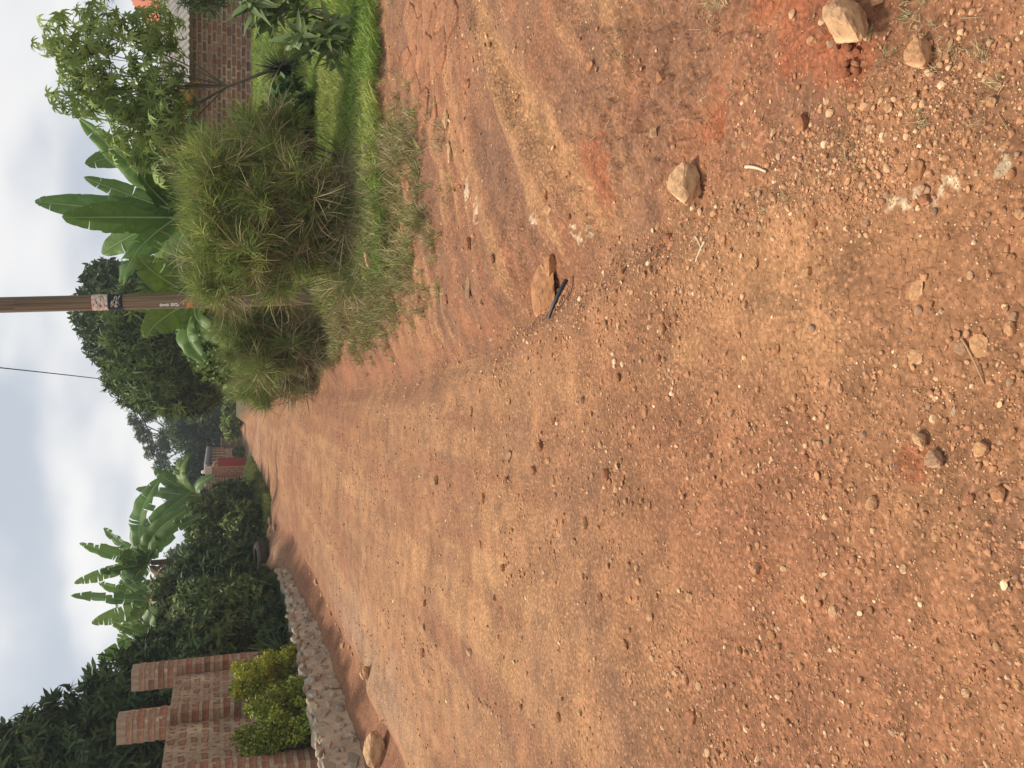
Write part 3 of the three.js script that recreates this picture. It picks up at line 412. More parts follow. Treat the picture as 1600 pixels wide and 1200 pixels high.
whippy('farthest whippy bush of the verge, at the road bend', [0.3, 0.0, -18.2], 0.6, 1.4, 0.9, 800, 404, [[0.13, 0.19, 0.05], [0.28, 0.31, 0.09]]);

// wooden pole with posters
{
  const p = thing('utility_pole', 'weathered wooden utility pole with torn posters', 'pole', [1.2, -0.15, -11.5]); p.rotation.z = 0.06;
  const wood = noiseTex(256, (u, v) => { const n = tileNoise(u, v, 4, 3), l = tileNoise(u * 1, v * 0.06 + 0.3, 64, 3), k = 0.45 + 0.5 * l + 0.2 * (n - 0.5); return [clamp1(k), clamp1(k * 0.95), clamp1(k * 0.88)]; }); wood.repeat.set(1, 0.25);
  const mp = new THREE.MeshStandardMaterial({ color: C(0.46, 0.37, 0.27), map: wood, bumpMap: wood, bumpScale: 0.008, roughness: 0.9 });
  const R = rng(77), rad = y => lerp(0.103, 0.088, y / 7.5), m = new MB(), S = 20; let pr = null;
  for (let k = 0; k <= 40; k++) { const y = k / 40 * 7.5, ring = []; for (let s = 0; s <= S; s++) { const a = s / S * 6.2832, r = rad(y) * (1 + 0.03 * (fbm3(Math.cos(a) * 4, y * 0.4, Math.sin(a) * 4, 3) - 0.5)); ring.push(m.v(Math.sin(a) * r, y, Math.cos(a) * r, s / S, y)); } if (pr) for (let s = 0; s < S; s++) m.q(pr[s], pr[s + 1], ring[s + 1], ring[s]); pr = ring; }
  part(p, 'shaft', m.geo(), mp);
  const patch = (name, y0, y1, a0, a1, mat, label) => { const g = new THREE.CylinderGeometry(rad(y1) + 0.004, rad(y0) + 0.004, y1 - y0, 14, 1, true, a0, a1 - a0); g.translate(0, (y0 + y1) / 2, 0); mat.side = THREE.DoubleSide; return part(p, name, g, mat, label); };
  const cv = (w, h, fn) => { const c = document.createElement('canvas'); c.width = w; c.height = h; fn(c.getContext('2d')); const t = new THREE.CanvasTexture(c); t.colorSpace = THREE.SRGBColorSpace; return new THREE.MeshStandardMaterial({ map: t, roughness: 0.85 }); };
  const posterA = cv(128, 128, g => { g.fillStyle = '#d9c8b4'; g.fillRect(0, 0, 128, 128); const r = rng(5); for (let k = 0; k < 150; k++) { g.fillStyle = ['#b98e76', '#efe6da', '#8d6a58', '#e0b9a0', '#f4efe6'][r() * 5 | 0]; g.fillRect(r() * 128, r() * 128, 4 + r() * 14, 3 + r() * 9); } g.fillStyle = '#a8432f'; g.fillRect(0, 0, 128, 7); g.fillRect(0, 0, 7, 128); });
  const posterB = cv(128, 128, g => { g.fillStyle = '#262a3a'; g.fillRect(0, 0, 128, 128); const r = rng(6); for (let k = 0; k < 26; k++) { g.fillStyle = ['#d8d2b0', '#8c8e7c', '#59596a', '#c9b98a'][r() * 4 | 0]; g.save(); g.translate(34 + r() * 62, 25 + r() * 75); g.rotate(r() * 3); g.fillRect(-10, -4, 8 + r() * 22, 4 + r() * 6); g.restore(); } });
  patch('poster', 2.98, 3.17, -1.5, 1.35, posterA, 'pale torn poster'); patch('poster', 2.81, 2.978, -1.45, 1.3, posterB, 'dark blue poster with pale figure');
  // painted letter and scraps of paper lower down
  const white = new THREE.MeshStandardMaterial({ color: C(0.74, 0.7, 0.64), roughness: 0.9 });
  const scrap = (y, a, h, w, mt = white, nm = 'paper_scrap') => patch(nm, y - h * 0.65, y + h * 0.65, a - w * 0.75, a + w * 0.75, mt);
  scrap(2.33, -0.62, 0.085, 0.2, white, 'painted_letter'); scrap(2.37, -0.62, 0.012, 0.3, white, 'painted_letter'); scrap(2.29, -0.62, 0.012, 0.3, white, 'painted_letter');
  for (const [y, a, h, w] of [[2.245, -0.6, 0.014, 0.34], [2.21, -0.7, 0.07, 0.1], [2.225, -0.5, 0.03, 0.16], [2.19, -0.45, 0.03, 0.12], [2.17, -0.72, 0.014, 0.2], [2.1, -0.5, 0.01, 0.16], [1.87, 0.25, 0.03, 0.1], [1.84, -0.5, 0.02, 0.12], [1.8, -0.1, 0.055, 0.14], [1.77, -0.6, 0.012, 0.25], [1.68, -0.6, 0.02, 0.3], [1.62, 0.2, 0.03, 0.2], [1.58, -0.55, 0.035, 0.2], [1.52, -0.5, 0.05, 0.3], [1.5, 0.2, 0.02, 0.15]]) scrap(y, a, h, w);
  scrap(2.03, -0.62, 0.06, 0.5, new THREE.MeshStandardMaterial({ color: C(0.7, 0.22, 0.07), roughness: 0.8 }));
}
// overhead wires
{
  const wm = new THREE.MeshStandardMaterial({ color: C(0.02, 0.02, 0.02), roughness: 0.6 });
  const wire = (a, b, sag, r, label) => { const m = new THREE.Mesh(tube(curve(V(...a), V(...b), V(0, -sag, 0), 24), r, r, 5), wm); top(m, 'overhead_wire', label, 'wire', 'overhead wires'); };
  wire([0.62, 7.6, -4], [0.1, 4.6, -30], 0.6, 0.012, 'thick black overhead cable entering at the top of the sky');
  wire([0.1, 4.16, -26.4], [-7.0, 3.7, -49.5], 0.05, 0.022, 'thin overhead wire beside the mango tree, upper of two');
  wire([0.1, 4.0, -26.4], [-6.6, 3.4, -48], 0.05, 0.022, 'thin overhead wire beside the mango tree, lower of two');
}

// ------------------------------------------------------------------ trees and shrubs
tree('mango_tree', 'dense mango tree with drooping leaves leaning over the road', 'tree', [1.0, 0.2, -26], [[-0.2, 2.9, 0, 1.5, 1.35, 1.5], [-1.05, 2.7, 0.3, 0.9, 0.95, 1.0], [0.9, 2.7, 0.2, 1.2, 1.3, 1.2], [-0.6, 3.6, -0.2, 1.0, 0.8, 1.0], [0.1, 1.75, 0.6, 1.2, 0.7, 0.9], [0.7, 3.75, 0, 1.0, 0.7, 1.0], [-1.3, 1.9, 0.2, 0.6, 0.6, 0.7]], { seed: 501, r: 0.16, fork: 1.0, n: 2500, geo: G.mango, c: [[0.05, 0.095, 0.03], [0.24, 0.3, 0.085]], up: -0.5, shell: 0.5 });
tree('dark_tree', 'tall dark round tree rising behind the pole and mango tree', 'tree', [2.6, 0.3, -36], [[-0.5, 5.0, 0, 1.5, 1.2, 1.4], [1.0, 4.7, 0.2, 1.2, 1.3, 1.2], [-1.8, 4.3, 0, 1.2, 1.1, 1.2], [0.2, 5.7, -0.2, 1.0, 0.8, 1.0], [0.2, 3.5, 0.4, 2.3, 1.3, 1.4], [1.5, 5.4, 0, 0.7, 0.7, 0.7]], { seed: 502, r: 0.2, fork: 2.2, n: 2600, geo: G.dense, size: 1.7, c: gr.dark });
tree('broadleaf_tree', 'large dark leafy tree behind the brick fence', 'tree', [-7.6, 0.2, -17.2], [[0.2, 3.2, 0.2, 1.8, 1.5, 1.6], [1.9, 1.9, -0.6, 1.0, 1.1, 1.1], [1.4, 3.0, -0.3, 1.0, 0.8, 1.1], [0.7, 4.2, 0, 1.1, 0.8, 1.1], [0.6, 4.9, 0.1, 0.8, 0.7, 0.9], [-0.8, 5.0, 0, 1.6, 1.2, 1.4], [0.1, 5.7, 0.1, 0.9, 0.6, 0.9], [-1.0, 6.0, 0, 1.1, 0.7, 1.0], [-2.2, 3.6, 0.6, 1.6, 1.8, 1.5], [0.9, 1.5, 0.6, 1.6, 1.3, 1.2], [-1.6, 5.3, 0.2, 1.3, 0.9, 1.2], [-2.6, 2.0, 1.5, 1.6, 1.6, 1.4], [-1.2, 1.8, 2.6, 1.3, 1.6, 1.4], [0.2, 4.2, 0.2, 1.0, 0.8, 1.0]], { seed: 503, r: 0.2, fork: 1.0, n: 9000, geo: G.lance, mat: M.leaf, c: [[0.045, 0.085, 0.03], [0.11, 0.155, 0.048]], up: 0.2, shell: 0.5 });
// hedge row behind the rubble wall
[[-5.5, -17.6, 1.0, 'dark hedge shrub just beyond the brick fence pillar', 601], [-5.35, -19.6, 1.0, 'dark hedge shrub behind the pale pandanus leaves', 602], [-5.4, -22.0, 1.1, 'dark hedge shrub left of the old tyre', 603], [-5.1, -24.6, 1.12, 'dark hedge shrub right behind the old tyre', 604], [-4.75, -27.6, 1.1, 'dark hedge shrub between tyre and brick gate wall', 605], [-4.75, -30.6, 1.0, 'far dark hedge shrub in front of the brick gate wall', 606]].forEach(([x, z, k, label, seed]) => {
  const R = rng(seed), b = []; for (let q = 0; q < 6; q++) b.push([(R() - 0.5) * 1.0, lerp(0.5, 1.75, R()) * k, (R() - 0.5) * 2.0, lerp(0.55, 0.85, R()), lerp(0.45, 0.8, R()) * k, lerp(0.7, 1.1, R())]); b.push([0.25, 0.5, 0, 0.75, 0.6, 1.2]);
  const hc = [[[0.05, 0.095, 0.032], [0.12, 0.17, 0.048]], [[0.06, 0.11, 0.036], [0.16, 0.21, 0.06]], [[0.09, 0.15, 0.045], [0.24, 0.29, 0.085]]][seed % 3];
  shrub('hedge_shrub', label, 'shrub', [x, 0.15, z], b, { seed, n: 1900, geo: seed % 3 ? G.dense : G.lance, mat: M.leaf, c: hc, stems: 16, stem: 0.02, group: 'dark hedge behind the stone wall' });
});
function golden(seed) { const R = rng(seed), b = []; for (let k = 0; k < 26; k++) { const q = R(), a = R() * 6.283, w = 0.52 * Math.sqrt(R()) * (1 - q * 0.45); b.push([Math.cos(a) * w, 0.2 + q * 0.85, Math.sin(a) * w * 1.2, lerp(0.08, 0.17, R()), lerp(0.1, 0.22, R()), lerp(0.08, 0.17, R())]); } return b; }
shrub('golden_shrub', 'bright yellow-green shrub in front of the brick fence pillar', 'shrub', [-4.62, 0.12, -13.4], golden(611), { seed: 611, n: 900, geo: G.tiny, mat: M.leaf, size: 1.15, c: gr.yellow, stem: 0.008, group: 'golden shrubs by the brick fence' });
shrub('golden_shrub', 'bright yellow-green shrub at the left edge by the fence', 'shrub', [-4.62, 0.12, -11.7], golden(612), { seed: 612, n: 900, geo: G.tiny, mat: M.leaf, size: 1.15, c: [[0.4, 0.42, 0.06], [0.2, 0.28, 0.05]], stem: 0.008, group: 'golden shrubs by the brick fence' });
shrub('tall_shrub', 'tall ragged shrub among the left bananas with dry stems', 'shrub', [-5.6, 0.2, -22.6], [[0, 2.1, 0, 0.6, 0.6, 0.5], [0.4, 2.6, 0, 0.3, 0.4, 0.3], [-0.5, 2.7, 0, 0.4, 0.5, 0.4], [-1.0, 2.2, 0, 0.5, 0.6, 0.5]], { seed: 615, n: 420, geo: G.lance, c: [[0.1, 0.15, 0.05], [0.22, 0.24, 0.09]], up: -0.2, stems: 20, stem: 0.02 });
// pandanus rosettes in the garden
function rosette(name, label, category, base, n, len, wid, seed, col, open = 1, low = 0.1) {
  const R = rng(seed), t = thing(name, label, category, base), mat = new THREE.MeshPhysicalMaterial({ color: C(...col), roughness: 0.7, specularIntensity: 0.3, side: THREE.DoubleSide, transmission: 0.15, thickness: 0 });
  for (let k = 0; k < n; k++) { const m = new MB(), az = k * 2.399 + R() * 0.3, el = lerp(low, 1.35, Math.pow((k + 0.5) / n, 0.8)) * open, L = len * lerp(0.75, 1.1, R()); let p = V(0, 0.05, 0), d = V(Math.cos(az) * Math.cos(el), Math.sin(el), Math.sin(az) * Math.cos(el)); const side = V(-Math.sin(az), 0, Math.cos(az)); let pr = null;
    for (let j = 0; j <= 6; j++) { const w = wid * (j === 6 ? 0.03 : j === 0 ? 0.8 : 1 - j * 0.12) / 2, a = m.vv(p.clone().addScaledVector(side, -w).add(V(0, w * 0.5, 0)), 0, j), c = m.vv(p, 0.5, j), b = m.vv(p.clone().addScaledVector(side, w).add(V(0, w * 0.5, 0)), 1, j); if (pr) { m.q(pr[0], pr[1], c, a); m.q(pr[1], pr[2], b, c); } pr = [a, c, b]; p = p.clone().addScaledVector(d, L / 6); d = d.clone().add(V(0, -0.12 * (1 + j * 0.3), 0)).normalize(); }
    part(t, 'leaf', m.geo(), mat); }
  return t;
}
rosette('pandanus_plant', 'spiky rosette with long arching leaves before the dark hedge', 'plant', [-4.75, 0.35, -15.4], 34, 0.75, 0.045, 621, [0.1, 0.155, 0.055]);
rosette('pandanus_plant', 'smaller spiky rosette beside golden shrub and dark hedge', 'plant', [-4.7, 0.3, -16.6], 26, 0.6, 0.04, 622, [0.075, 0.13, 0.05]);
rosette('agave_plant', 'pale green rosette half hidden in the hedge near the tyre', 'plant', [-4.6, 0.9, -20.2], 26, 0.75, 0.05, 623, [0.11, 0.19, 0.06]);
// the dark spiky ball on the lawn
rosette('spiky_ball_plant', 'dark round spiky plant standing on the lawn', 'plant', [4.5, 0.52, -12.3], 300, 0.56, 0.014, 624, [0.03, 0.05, 0.025], 1.0, -0.5);

// tree with hand-shaped leaves above the lawn
{
  const hand = new MB(); const R0 = rng(70); for (let h = 0; h < 3; h++) { const az = h * 2.1 + R0(), base = V(Math.cos(az) * 0.12, h * 0.05, Math.sin(az) * 0.12), n0 = V(Math.cos(az), 0.55, Math.sin(az)).normalize(), a0 = V(0, 0, 0).crossVectors(n0, V(0.2, 1, 0.3)).normalize(), b0 = V(0, 0, 0).crossVectors(a0, n0); tubeInto(hand, [V(0, 0, 0), base], 0.004, 0.003, 3); for (let k = 0; k < 7; k++) { const w = (k - 3) * 0.62, d = b0.clone().multiplyScalar(Math.cos(w)).addScaledVector(a0, Math.sin(w)).multiplyScalar(-1).addScaledVector(n0, 0.15).normalize(), s = V(0, 0, 0).crossVectors(d, n0).normalize(); leafInto(hand, base, d, s, 0.15 * (1 - Math.abs(k - 3) * 0.1), 0.032, 0.2, 0.5); } }
  const hg = hand.geo(), base = [4.75, 0.4, -12.1], Z = (x, y, z) => [x - base[0], y - base[1], z - base[2]];
  const blobs = [[4.55, 3.45, -12.4, 0.3, 0.3, 0.3], [4.25, 3.15, -12.5, 0.34, 0.36, 0.35], [4.75, 2.95, -12.3, 0.35, 0.3, 0.35], [3.9, 2.8, -12.6, 0.42, 0.35, 0.4], [3.35, 2.6, -12.5, 0.42, 0.35, 0.4], [3.55, 2.15, -12.4, 0.5, 0.36, 0.45], [4.2, 2.3, -12.3, 0.45, 0.35, 0.4], [3.2, 2.15, -12.6, 0.35, 0.32, 0.35], [4.9, 2.3, -12.5, 0.4, 0.35, 0.4], [3.95, 3.45, -12.8, 0.18, 0.2, 0.2], [3.75, 3.1, -12.4, 0.2, 0.25, 0.25]].map(b => [...Z(b[0], b[1], b[2]), b[3], b[4], b[5]]);
  tree('cassava_tree', 'slender tree with hand-shaped leaves above the lawn', 'tree', base, blobs, { seed: 631, r: 0.026, fork: 1.0, lean: [-0.55, -0.3], n: 270, geo: hg, mat: M.leaf, c: [[0.19, 0.28, 0.075], [0.38, 0.45, 0.13]], bark: M.paleBark, up: 0.2, shell: 0.25 });
}
// young plant with long leaves at the right edge of the lawn
{
  const blobs = [[0, 0.95, 0, 0.16, 0.16, 0.16], [-0.25, 0.6, 0.1, 0.18, 0.16, 0.16], [0.3, 0.75, 0, 0.16, 0.16, 0.16], [-0.3, 0.35, 0.15, 0.16, 0.12, 0.16], [0.35, 1.2, -0.1, 0.16, 0.16, 0.16]];
  tree('frangipani_sapling', 'young sapling with long drooping leaves at the lawn edge', 'tree', [3.6, 0.15, -8.3], blobs, { seed: 641, r: 0.018, fork: 0.25, n: 34, geo: clusterGeo(71, 9, 0.26, 0.06, 0.05, 0.5), c: [[0.13, 0.19, 0.07], [0.2, 0.26, 0.1]], bark: M.paleBark, up: 0.4, shell: 0.2 });
}
tree('conifer', 'dark feathery conifer at the right edge before the brick hut', 'tree', [6.9, 0.5, -14.5], [[-0.4, 1.3, 0, 0.45, 0.45, 0.5], [0.3, 1.6, 0, 0.7, 0.8, 0.7], [-0.1, 2.2, 0, 0.6, 0.4, 0.6], [0.1, 0.9, 0.3, 0.5, 0.4, 0.5], [0.3, 3.0, 0.1, 0.5, 0.7, 0.5], [0.8, 0.8, 0.3, 0.8, 0.8, 0.8]], { seed: 651, r: 0.07, fork: 0.8, n: 750, geo: clusterGeo(72, 18, 0.16, 0.018, 0.1, 0.5), c: gr.dark, up: -0.6, shell: 0.3 });
[[[3.1, 0.3, -10.9], [[0, 0.45, 0, 0.35, 0.4, 0.3], [0.35, 0.35, 0.1, 0.3, 0.3, 0.3]], 'leafy weed with rounded leaves beside the large whippy bush', 661], [[2.6, 0.4, -12.2], [[0, 0.7, 0, 0.5, 0.5, 0.4], [0.3, 0.9, 0, 0.3, 0.4, 0.3]], 'tall leafy weed between the bananas and the lawn', 662], [[3.3, 0.4, -13.4], [[0, 0.45, 0, 0.5, 0.45, 0.4]], 'leafy weed under the tree with hand-shaped leaves', 663]].forEach(([b, bl, l, s]) => shrub('leafy_weed', l, 'weed', b, bl, { seed: s, n: 150, geo: G.broad, c: [[0.09, 0.155, 0.05], [0.15, 0.21, 0.06]], up: 0.8, group: 'leafy weeds round the lawn' }));
shrub('green_bush', 'green bush filling the gap under the banana leaves', 'bush', [1.7, 0.3, -15.5], [[0, 0.9, 0, 1.2, 0.9, 0.7], [1.2, 0.9, 0, 0.9, 0.8, 0.6], [-0.9, 0.9, 0, 0.8, 0.8, 0.6]], { seed: 664, n: 900, geo: G.dense, c: gr.mid });
shrub('green_bush', 'dark bush under the mango tree beside the road', 'bush', [0.6, 0.2, -23], [[0, 0.6, 0, 0.8, 0.7, 0.8], [0.9, 0.9, -0.4, 0.9, 0.9, 0.8]], { seed: 665, n: 900, geo: G.dense, c: gr.dark });
shrub('green_bush', 'bush on the lawn side of the brick hut wall', 'bush', [3.0, 0.5, -18.5], [[-0.2, 0.9, 0, 1.0, 0.9, 0.7], [-1.6, 0.9, 0, 1.2, 1.0, 0.8], [0.2, 1.5, -0.3, 0.8, 0.6, 0.6]], { seed: 666, n: 1100, geo: G.dense, c: gr.mid });
// far trees that close the view
[[-3.2, -62, 5.6, 2.9, 'hazy bushy tree straight ahead where the road ends'], [-6.4, -58, 4.6, 2.6, 'hazy low tree behind the tiled fence'], [0.4, -58, 4.4, 2.8, 'hazy bushy tree right of the road end'], [3.6, -52, 4.8, 2.8, 'hazy tree behind the mango tree'], [-9.5, -54, 4.6, 3, 'hazy tree behind the left banana clump'], [-13.5, -46, 5, 3.2, 'hazy tree behind the left hedge'], [7, -46, 4.6, 3, 'hazy tree behind the right-hand bananas'], [11.5, -42, 4.4, 3, 'hazy tree behind the brick hut'], [-12.5, -32, 4.6, 3, 'dark tree behind the large left tree'], [17, -38, 4.4, 3, 'hazy tree at the far right behind the house'], [-18, -36, 5, 3.4, 'hazy tree at the far left behind the fence'], [-1.4, -74, 6, 3.4, 'farthest tree in the haze past the road end']].forEach(([x, z, h, r, label], k) => {
  const R = rng(700 + k), b = []; for (let q = 0; q < 7; q++) b.push([(R() - 0.5) * r * 1.5, h * lerp(0.2, 0.86, R()), (R() - 0.5) * r, r * lerp(0.35, 0.55, R()), h * lerp(0.16, 0.24, R()), r * lerp(0.35, 0.5, R())]); b.push([0, h * 0.3, 0, r * 0.9, h * 0.3, r * 0.6]);
  tree('background_tree', label, 'tree', [x, 0, z], b, { seed: 700 + k, r: 0.16, fork: h * 0.25, n: 1500, geo: G.far, size: 0.85, c: gr.dark, group: 'trees closing the view' });
});
// eucalyptus tops against the sky at the road end
tree('eucalyptus_tree', 'thin open-crowned tree against the sky at road end', 'tree', [-4.9, 0.2, -70], [[0.9, 6.6, 0, 0.7, 0.5, 0.6], [-0.2, 6.2, 0, 0.8, 0.45, 0.6], [1.5, 7.0, 0, 0.5, 0.4, 0.5], [-1.2, 5.4, 0, 0.9, 0.5, 0.7], [0.4, 5.2, 0, 1.1, 0.6, 0.8], [2.2, 7.4, 0, 0.5, 0.35, 0.5], [2.6, 6.2, 0, 0.8, 0.6, 0.6]], { seed: 720, r: 0.12, fork: 3.4, n: 460, geo: G.far, size: 0.55, c: gr.dark, shell: 0.3 });
[[-4.3, 0.05, -33, 'rough green verge bush on the left before the gate'], [-4.6, 0.0, -37, 'green verge bush beside the red gate']].forEach(([x, y, z, l], k) => shrub('verge_bush', l, 'bush', [x, y, z], [[0, 0.25, 0, 0.55, 0.3, 1.2], [0.2, 0.2, 1.2, 0.5, 0.25, 1.0]], { seed: 730 + k, n: 420, geo: G.dense, c: gr.mid, group: 'bushes on the far left verge' }));
shrub('round_hedge', 'clipped bright green bush at the far end of the road', 'bush', [-1.9, 0.2, -50], [[0, 0.5, 0, 1.4, 0.55, 0.6], [1.8, 0.6, -1, 1.6, 0.7, 0.6]], { seed: 735, n: 500, geo: G.dense, size: 1.3, c: gr.lit });

// ------------------------------------------------------------------ buildings
// brick hut beyond the lawn
{
  const R = rng(81), h = thing('brick_hut', 'small red brick hut with grey corrugated roof beyond the lawn', 'hut', [5.4, 0.5, -20]);
  const wall = part(h, 'wall', new THREE.BoxGeometry(4.6, 1.75, 2.6), M.hutMortar); wall.position.set(2.3, 0.75, -1.3);
  const gv = [0, 1, 2].map(k => brickGeo(90 + k, 0.2, 0.062, 0.06));
  let cnt = 0; for (let r = 0; r < 16; r++) for (let k = 0; k < 18; k++) { const x = -2.3 + 0.13 + k * 0.25 + (r % 2 ? 0.08 : 0); if (x > 2.25 || cnt >= 290) continue; cnt++; const b = part(wall, 'brick', gv[R() * 3 | 0], M.hutBrick[R() * 4 | 0]); b.position.set(x, -0.8 + r * 0.104, 1.3 - 0.02 + R() * 0.016); b.rotation.z = (R() - 0.5) * 0.04; }
  const m = new MB(); let pr = null; for (let k = 0; k <= 130; k++) { const x = -0.3 + k * 0.04, w = 0.018 * Math.sin(k * 1.57); const a = m.v(x, 1.62 + w, 0.35), b = m.v(x, 2.35 + w, -1.9); if (pr) m.q(pr[0], a, b, pr[1]); pr = [a, b]; }
  part(h, 'roof', m.geo(), new THREE.MeshStandardMaterial({ color: C(0.34, 0.32, 0.3), roughness: 0.6, metalness: 0.3, side: THREE.DoubleSide, map: stoneTex }));
}
{
  const h = thing('cream_house', 'cream house with red tiled roof and white fascia at right edge', 'house', [12.6, 0.5, -30]);
  const wm = new THREE.MeshStandardMaterial({ color: C(0.62, 0.53, 0.4), map: stoneTex, roughness: 0.9 }), rm = new THREE.MeshStandardMaterial({ color: C(0.45, 0.13, 0.07), roughness: 0.85, side: THREE.DoubleSide }), fm = new THREE.MeshStandardMaterial({ color: C(0.75, 0.74, 0.72), roughness: 0.6 });
  const w = part(h, 'wall', new THREE.BoxGeometry(7, 2.6, 5), wm); w.position.set(3.6, 1.3, -2.5);
  const m = new MB(); const a = m.v(-0.3, 2.62, 0.5), b = m.v(7.6, 2.62, 0.5), c = m.v(7.6, 4.1, -2.5), d = m.v(1.4, 4.1, -2.5), e = m.v(-0.3, 2.62, -5.5); m.q(a, b, c, d); m.t(a, d, e); part(h, 'roof', m.geo(), rm);
  const f = part(h, 'fascia', new THREE.BoxGeometry(8, 0.18, 0.04), fm); f.position.set(3.65, 2.56, 0.53); const f2 = part(h, 'fascia', new THREE.BoxGeometry(0.04, 0.18, 6), fm); f2.position.set(-0.33, 2.56, -2.5);
  const win = part(h, 'window', new THREE.BoxGeometry(1.2, 1.1, 0.08), new THREE.MeshStandardMaterial({ color: C(0.05, 0.05, 0.06), roughness: 0.2 })); win.position.set(2.2, 1.5, 0.03);
}
// brick gate wall, stone pillar and red gate far down on the left
{
  const far = noiseTex(256, (u, v) => { const r = Math.floor(v * 16), x = u * 6 + (r % 2) * 0.5, fx = x - Math.floor(x), fy = v * 16 - r, e = fx < 0.07 || fy < 0.2, h = hash2(Math.floor(x) % 6, r); return e ? [0.72, 0.62, 0.52] : [0.44 + 0.22 * h, 0.27 + 0.17 * h, 0.2 + 0.13 * h]; }); const mb = new THREE.MeshStandardMaterial({ map: far, roughness: 0.95 });
  const g = thing('brick_gate_wall', 'brick wall with stone-clad pillar left of the red gate', 'wall', [-4.4, 0.1, -41.5]);
  const w1 = part(g, 'wall', new THREE.BoxGeometry(0.25, 1.75, 6), mb); w1.position.set(-0.85, 0.85, 1.7); w1.rotation.y = 0.2; const p1 = part(g, 'brick_pillar', new THREE.BoxGeometry(0.5, 2.1, 0.5), mb); p1.position.set(-0.22, 1.0, 0);
  const cap = part(p1, 'cap', new THREE.BoxGeometry(0.58, 0.08, 0.58), M.mortar); cap.position.y = 1.09;
  const p2 = part(g, 'stone_pillar', new THREE.BoxGeometry(0.42, 1.7, 0.42), new THREE.MeshStandardMaterial({ color: C(0.4, 0.19, 0.11), roughness: 0.9 })); p2.position.set(0.26, 0.8, -0.3);
  const R = rng(91); for (let k = 0; k < 16; k++) { const s = part(p2, 'facing_stone', blockGeos[k % 6], M.wallStone[2]); s.position.set((R() - 0.5) * 0.3, -0.75 + k * 0.1, 0.2); s.scale.set(lerp(0.05, 0.1, R()), 0.05, 0.03); }
  const c2 = part(p2, 'cap', new THREE.BoxGeometry(0.46, 0.3, 0.46), new THREE.MeshStandardMaterial({ color: C(0.7, 0.58, 0.42), roughness: 0.8 })); c2.position.y = 1.0; const lamp = part(p2, 'globe', new THREE.SphereGeometry(0.09, 14, 10), new THREE.MeshStandardMaterial({ color: C(0.8, 0.78, 0.72), roughness: 0.3 })); lamp.position.y = 1.24;
  const gate = thing('red_gate', 'dark red metal gate with curved top far down the road', 'gate', [-4.15, 0.1, -42.5]); const rg = new THREE.MeshStandardMaterial({ color: C(0.30, 0.035, 0.03), roughness: 0.5 });
  const leaf = part(gate, 'gate_leaf', new THREE.BoxGeometry(0.55, 1.35, 0.08), rg); leaf.position.set(0.3, 0.7, -0.2); leaf.rotation.y = 0.4; const arch = part(gate, 'arch', new THREE.TorusGeometry(0.2, 0.04, 8, 14, Math.PI * 0.9), M.mortar); arch.position.set(0.22, 1.38, -0.2);
  const f = thing('tiled_fence', 'peach boundary fence with dark tiled coping past the red gate', 'fence', [-4.25, 0.1, -44]); const pm = new THREE.MeshStandardMaterial({ color: C(0.66, 0.44, 0.28), roughness: 0.9, map: stoneTex }), dm = new THREE.MeshStandardMaterial({ color: C(0.14, 0.13, 0.135), roughness: 0.6 }), rr = new THREE.MeshStandardMaterial({ color: C(0.12, 0.03, 0.03), roughness: 0.6 });
  const low = part(f, 'base_wall', new THREE.BoxGeometry(0.22, 1.0, 13), pm); low.position.set(0, 0.5, -6.5); const back = part(f, 'railing', new THREE.BoxGeometry(0.05, 0.72, 13), rr); back.position.set(0, 1.36, -6.5);
  for (let k = 0; k < 7; k++) { const p = part(f, 'pier', new THREE.BoxGeometry(0.3, 0.76, 0.7), pm); p.position.set(0.02, 1.37, -0.5 - k * 2); }
  for (let k = 0; k < 26; k++) { const t = part(f, 'coping_tile', new THREE.CylinderGeometry(0.22, 0.22, 0.48, 8, 1, false, 0, Math.PI), dm); t.rotation.set(0, 0, Math.PI / 2); t.rotation.order = 'YXZ'; t.rotation.x = 0.35; t.position.set(0.02, 1.8 + (k % 2) * 0.02, -0.25 - k * 0.5); }
  const e = thing('brick_end_pillar', 'distant brick pillar ending the peach fence', 'pillar', [-3.9, 0.2, -58]); const ep = part(e, 'shaft', new THREE.BoxGeometry(0.7, 1.0, 0.7), mb); ep.position.y = 0.5; const ec = part(e, 'cap', new THREE.BoxGeometry(0.8, 0.1, 0.8), M.mortar); ec.position.y = 1.05;
  const hk = shrub('clipped_hedge', 'dark clipped hedge at the foot of the peach fence', 'hedge', [-3.9, 0.1, -49], [[0, 0.2, 0, 0.25, 0.28, 2.5]], { seed: 740, n: 420, geo: G.dense, c: gr.dark });
}
{
  const h = thing('ochre_shed', 'ochre shed partly hidden under the mango tree', 'shed', [2.3, 0.2, -31]); const w = part(h, 'wall', new THREE.BoxGeometry(2.4, 1.7, 2), new THREE.MeshStandardMaterial({ color: C(0.55, 0.36, 0.16), roughness: 0.9, map: stoneTex })); w.position.set(0, 0.85, 0); const r = part(h, 'roof', new THREE.BoxGeometry(2.9, 0.1, 2.6), new THREE.MeshStandardMaterial({ color: C(0.3, 0.12, 0.08), roughness: 0.8 })); r.position.set(0, 1.76, 0); r.rotation.x = 0.08; const d = part(h, 'door', new THREE.BoxGeometry(0.7, 1.4, 0.06), new THREE.MeshStandardMaterial({ color: C(0.2, 0.08, 0.05), roughness: 0.7 })); d.position.set(-0.5, 0.7, 1.02);
}
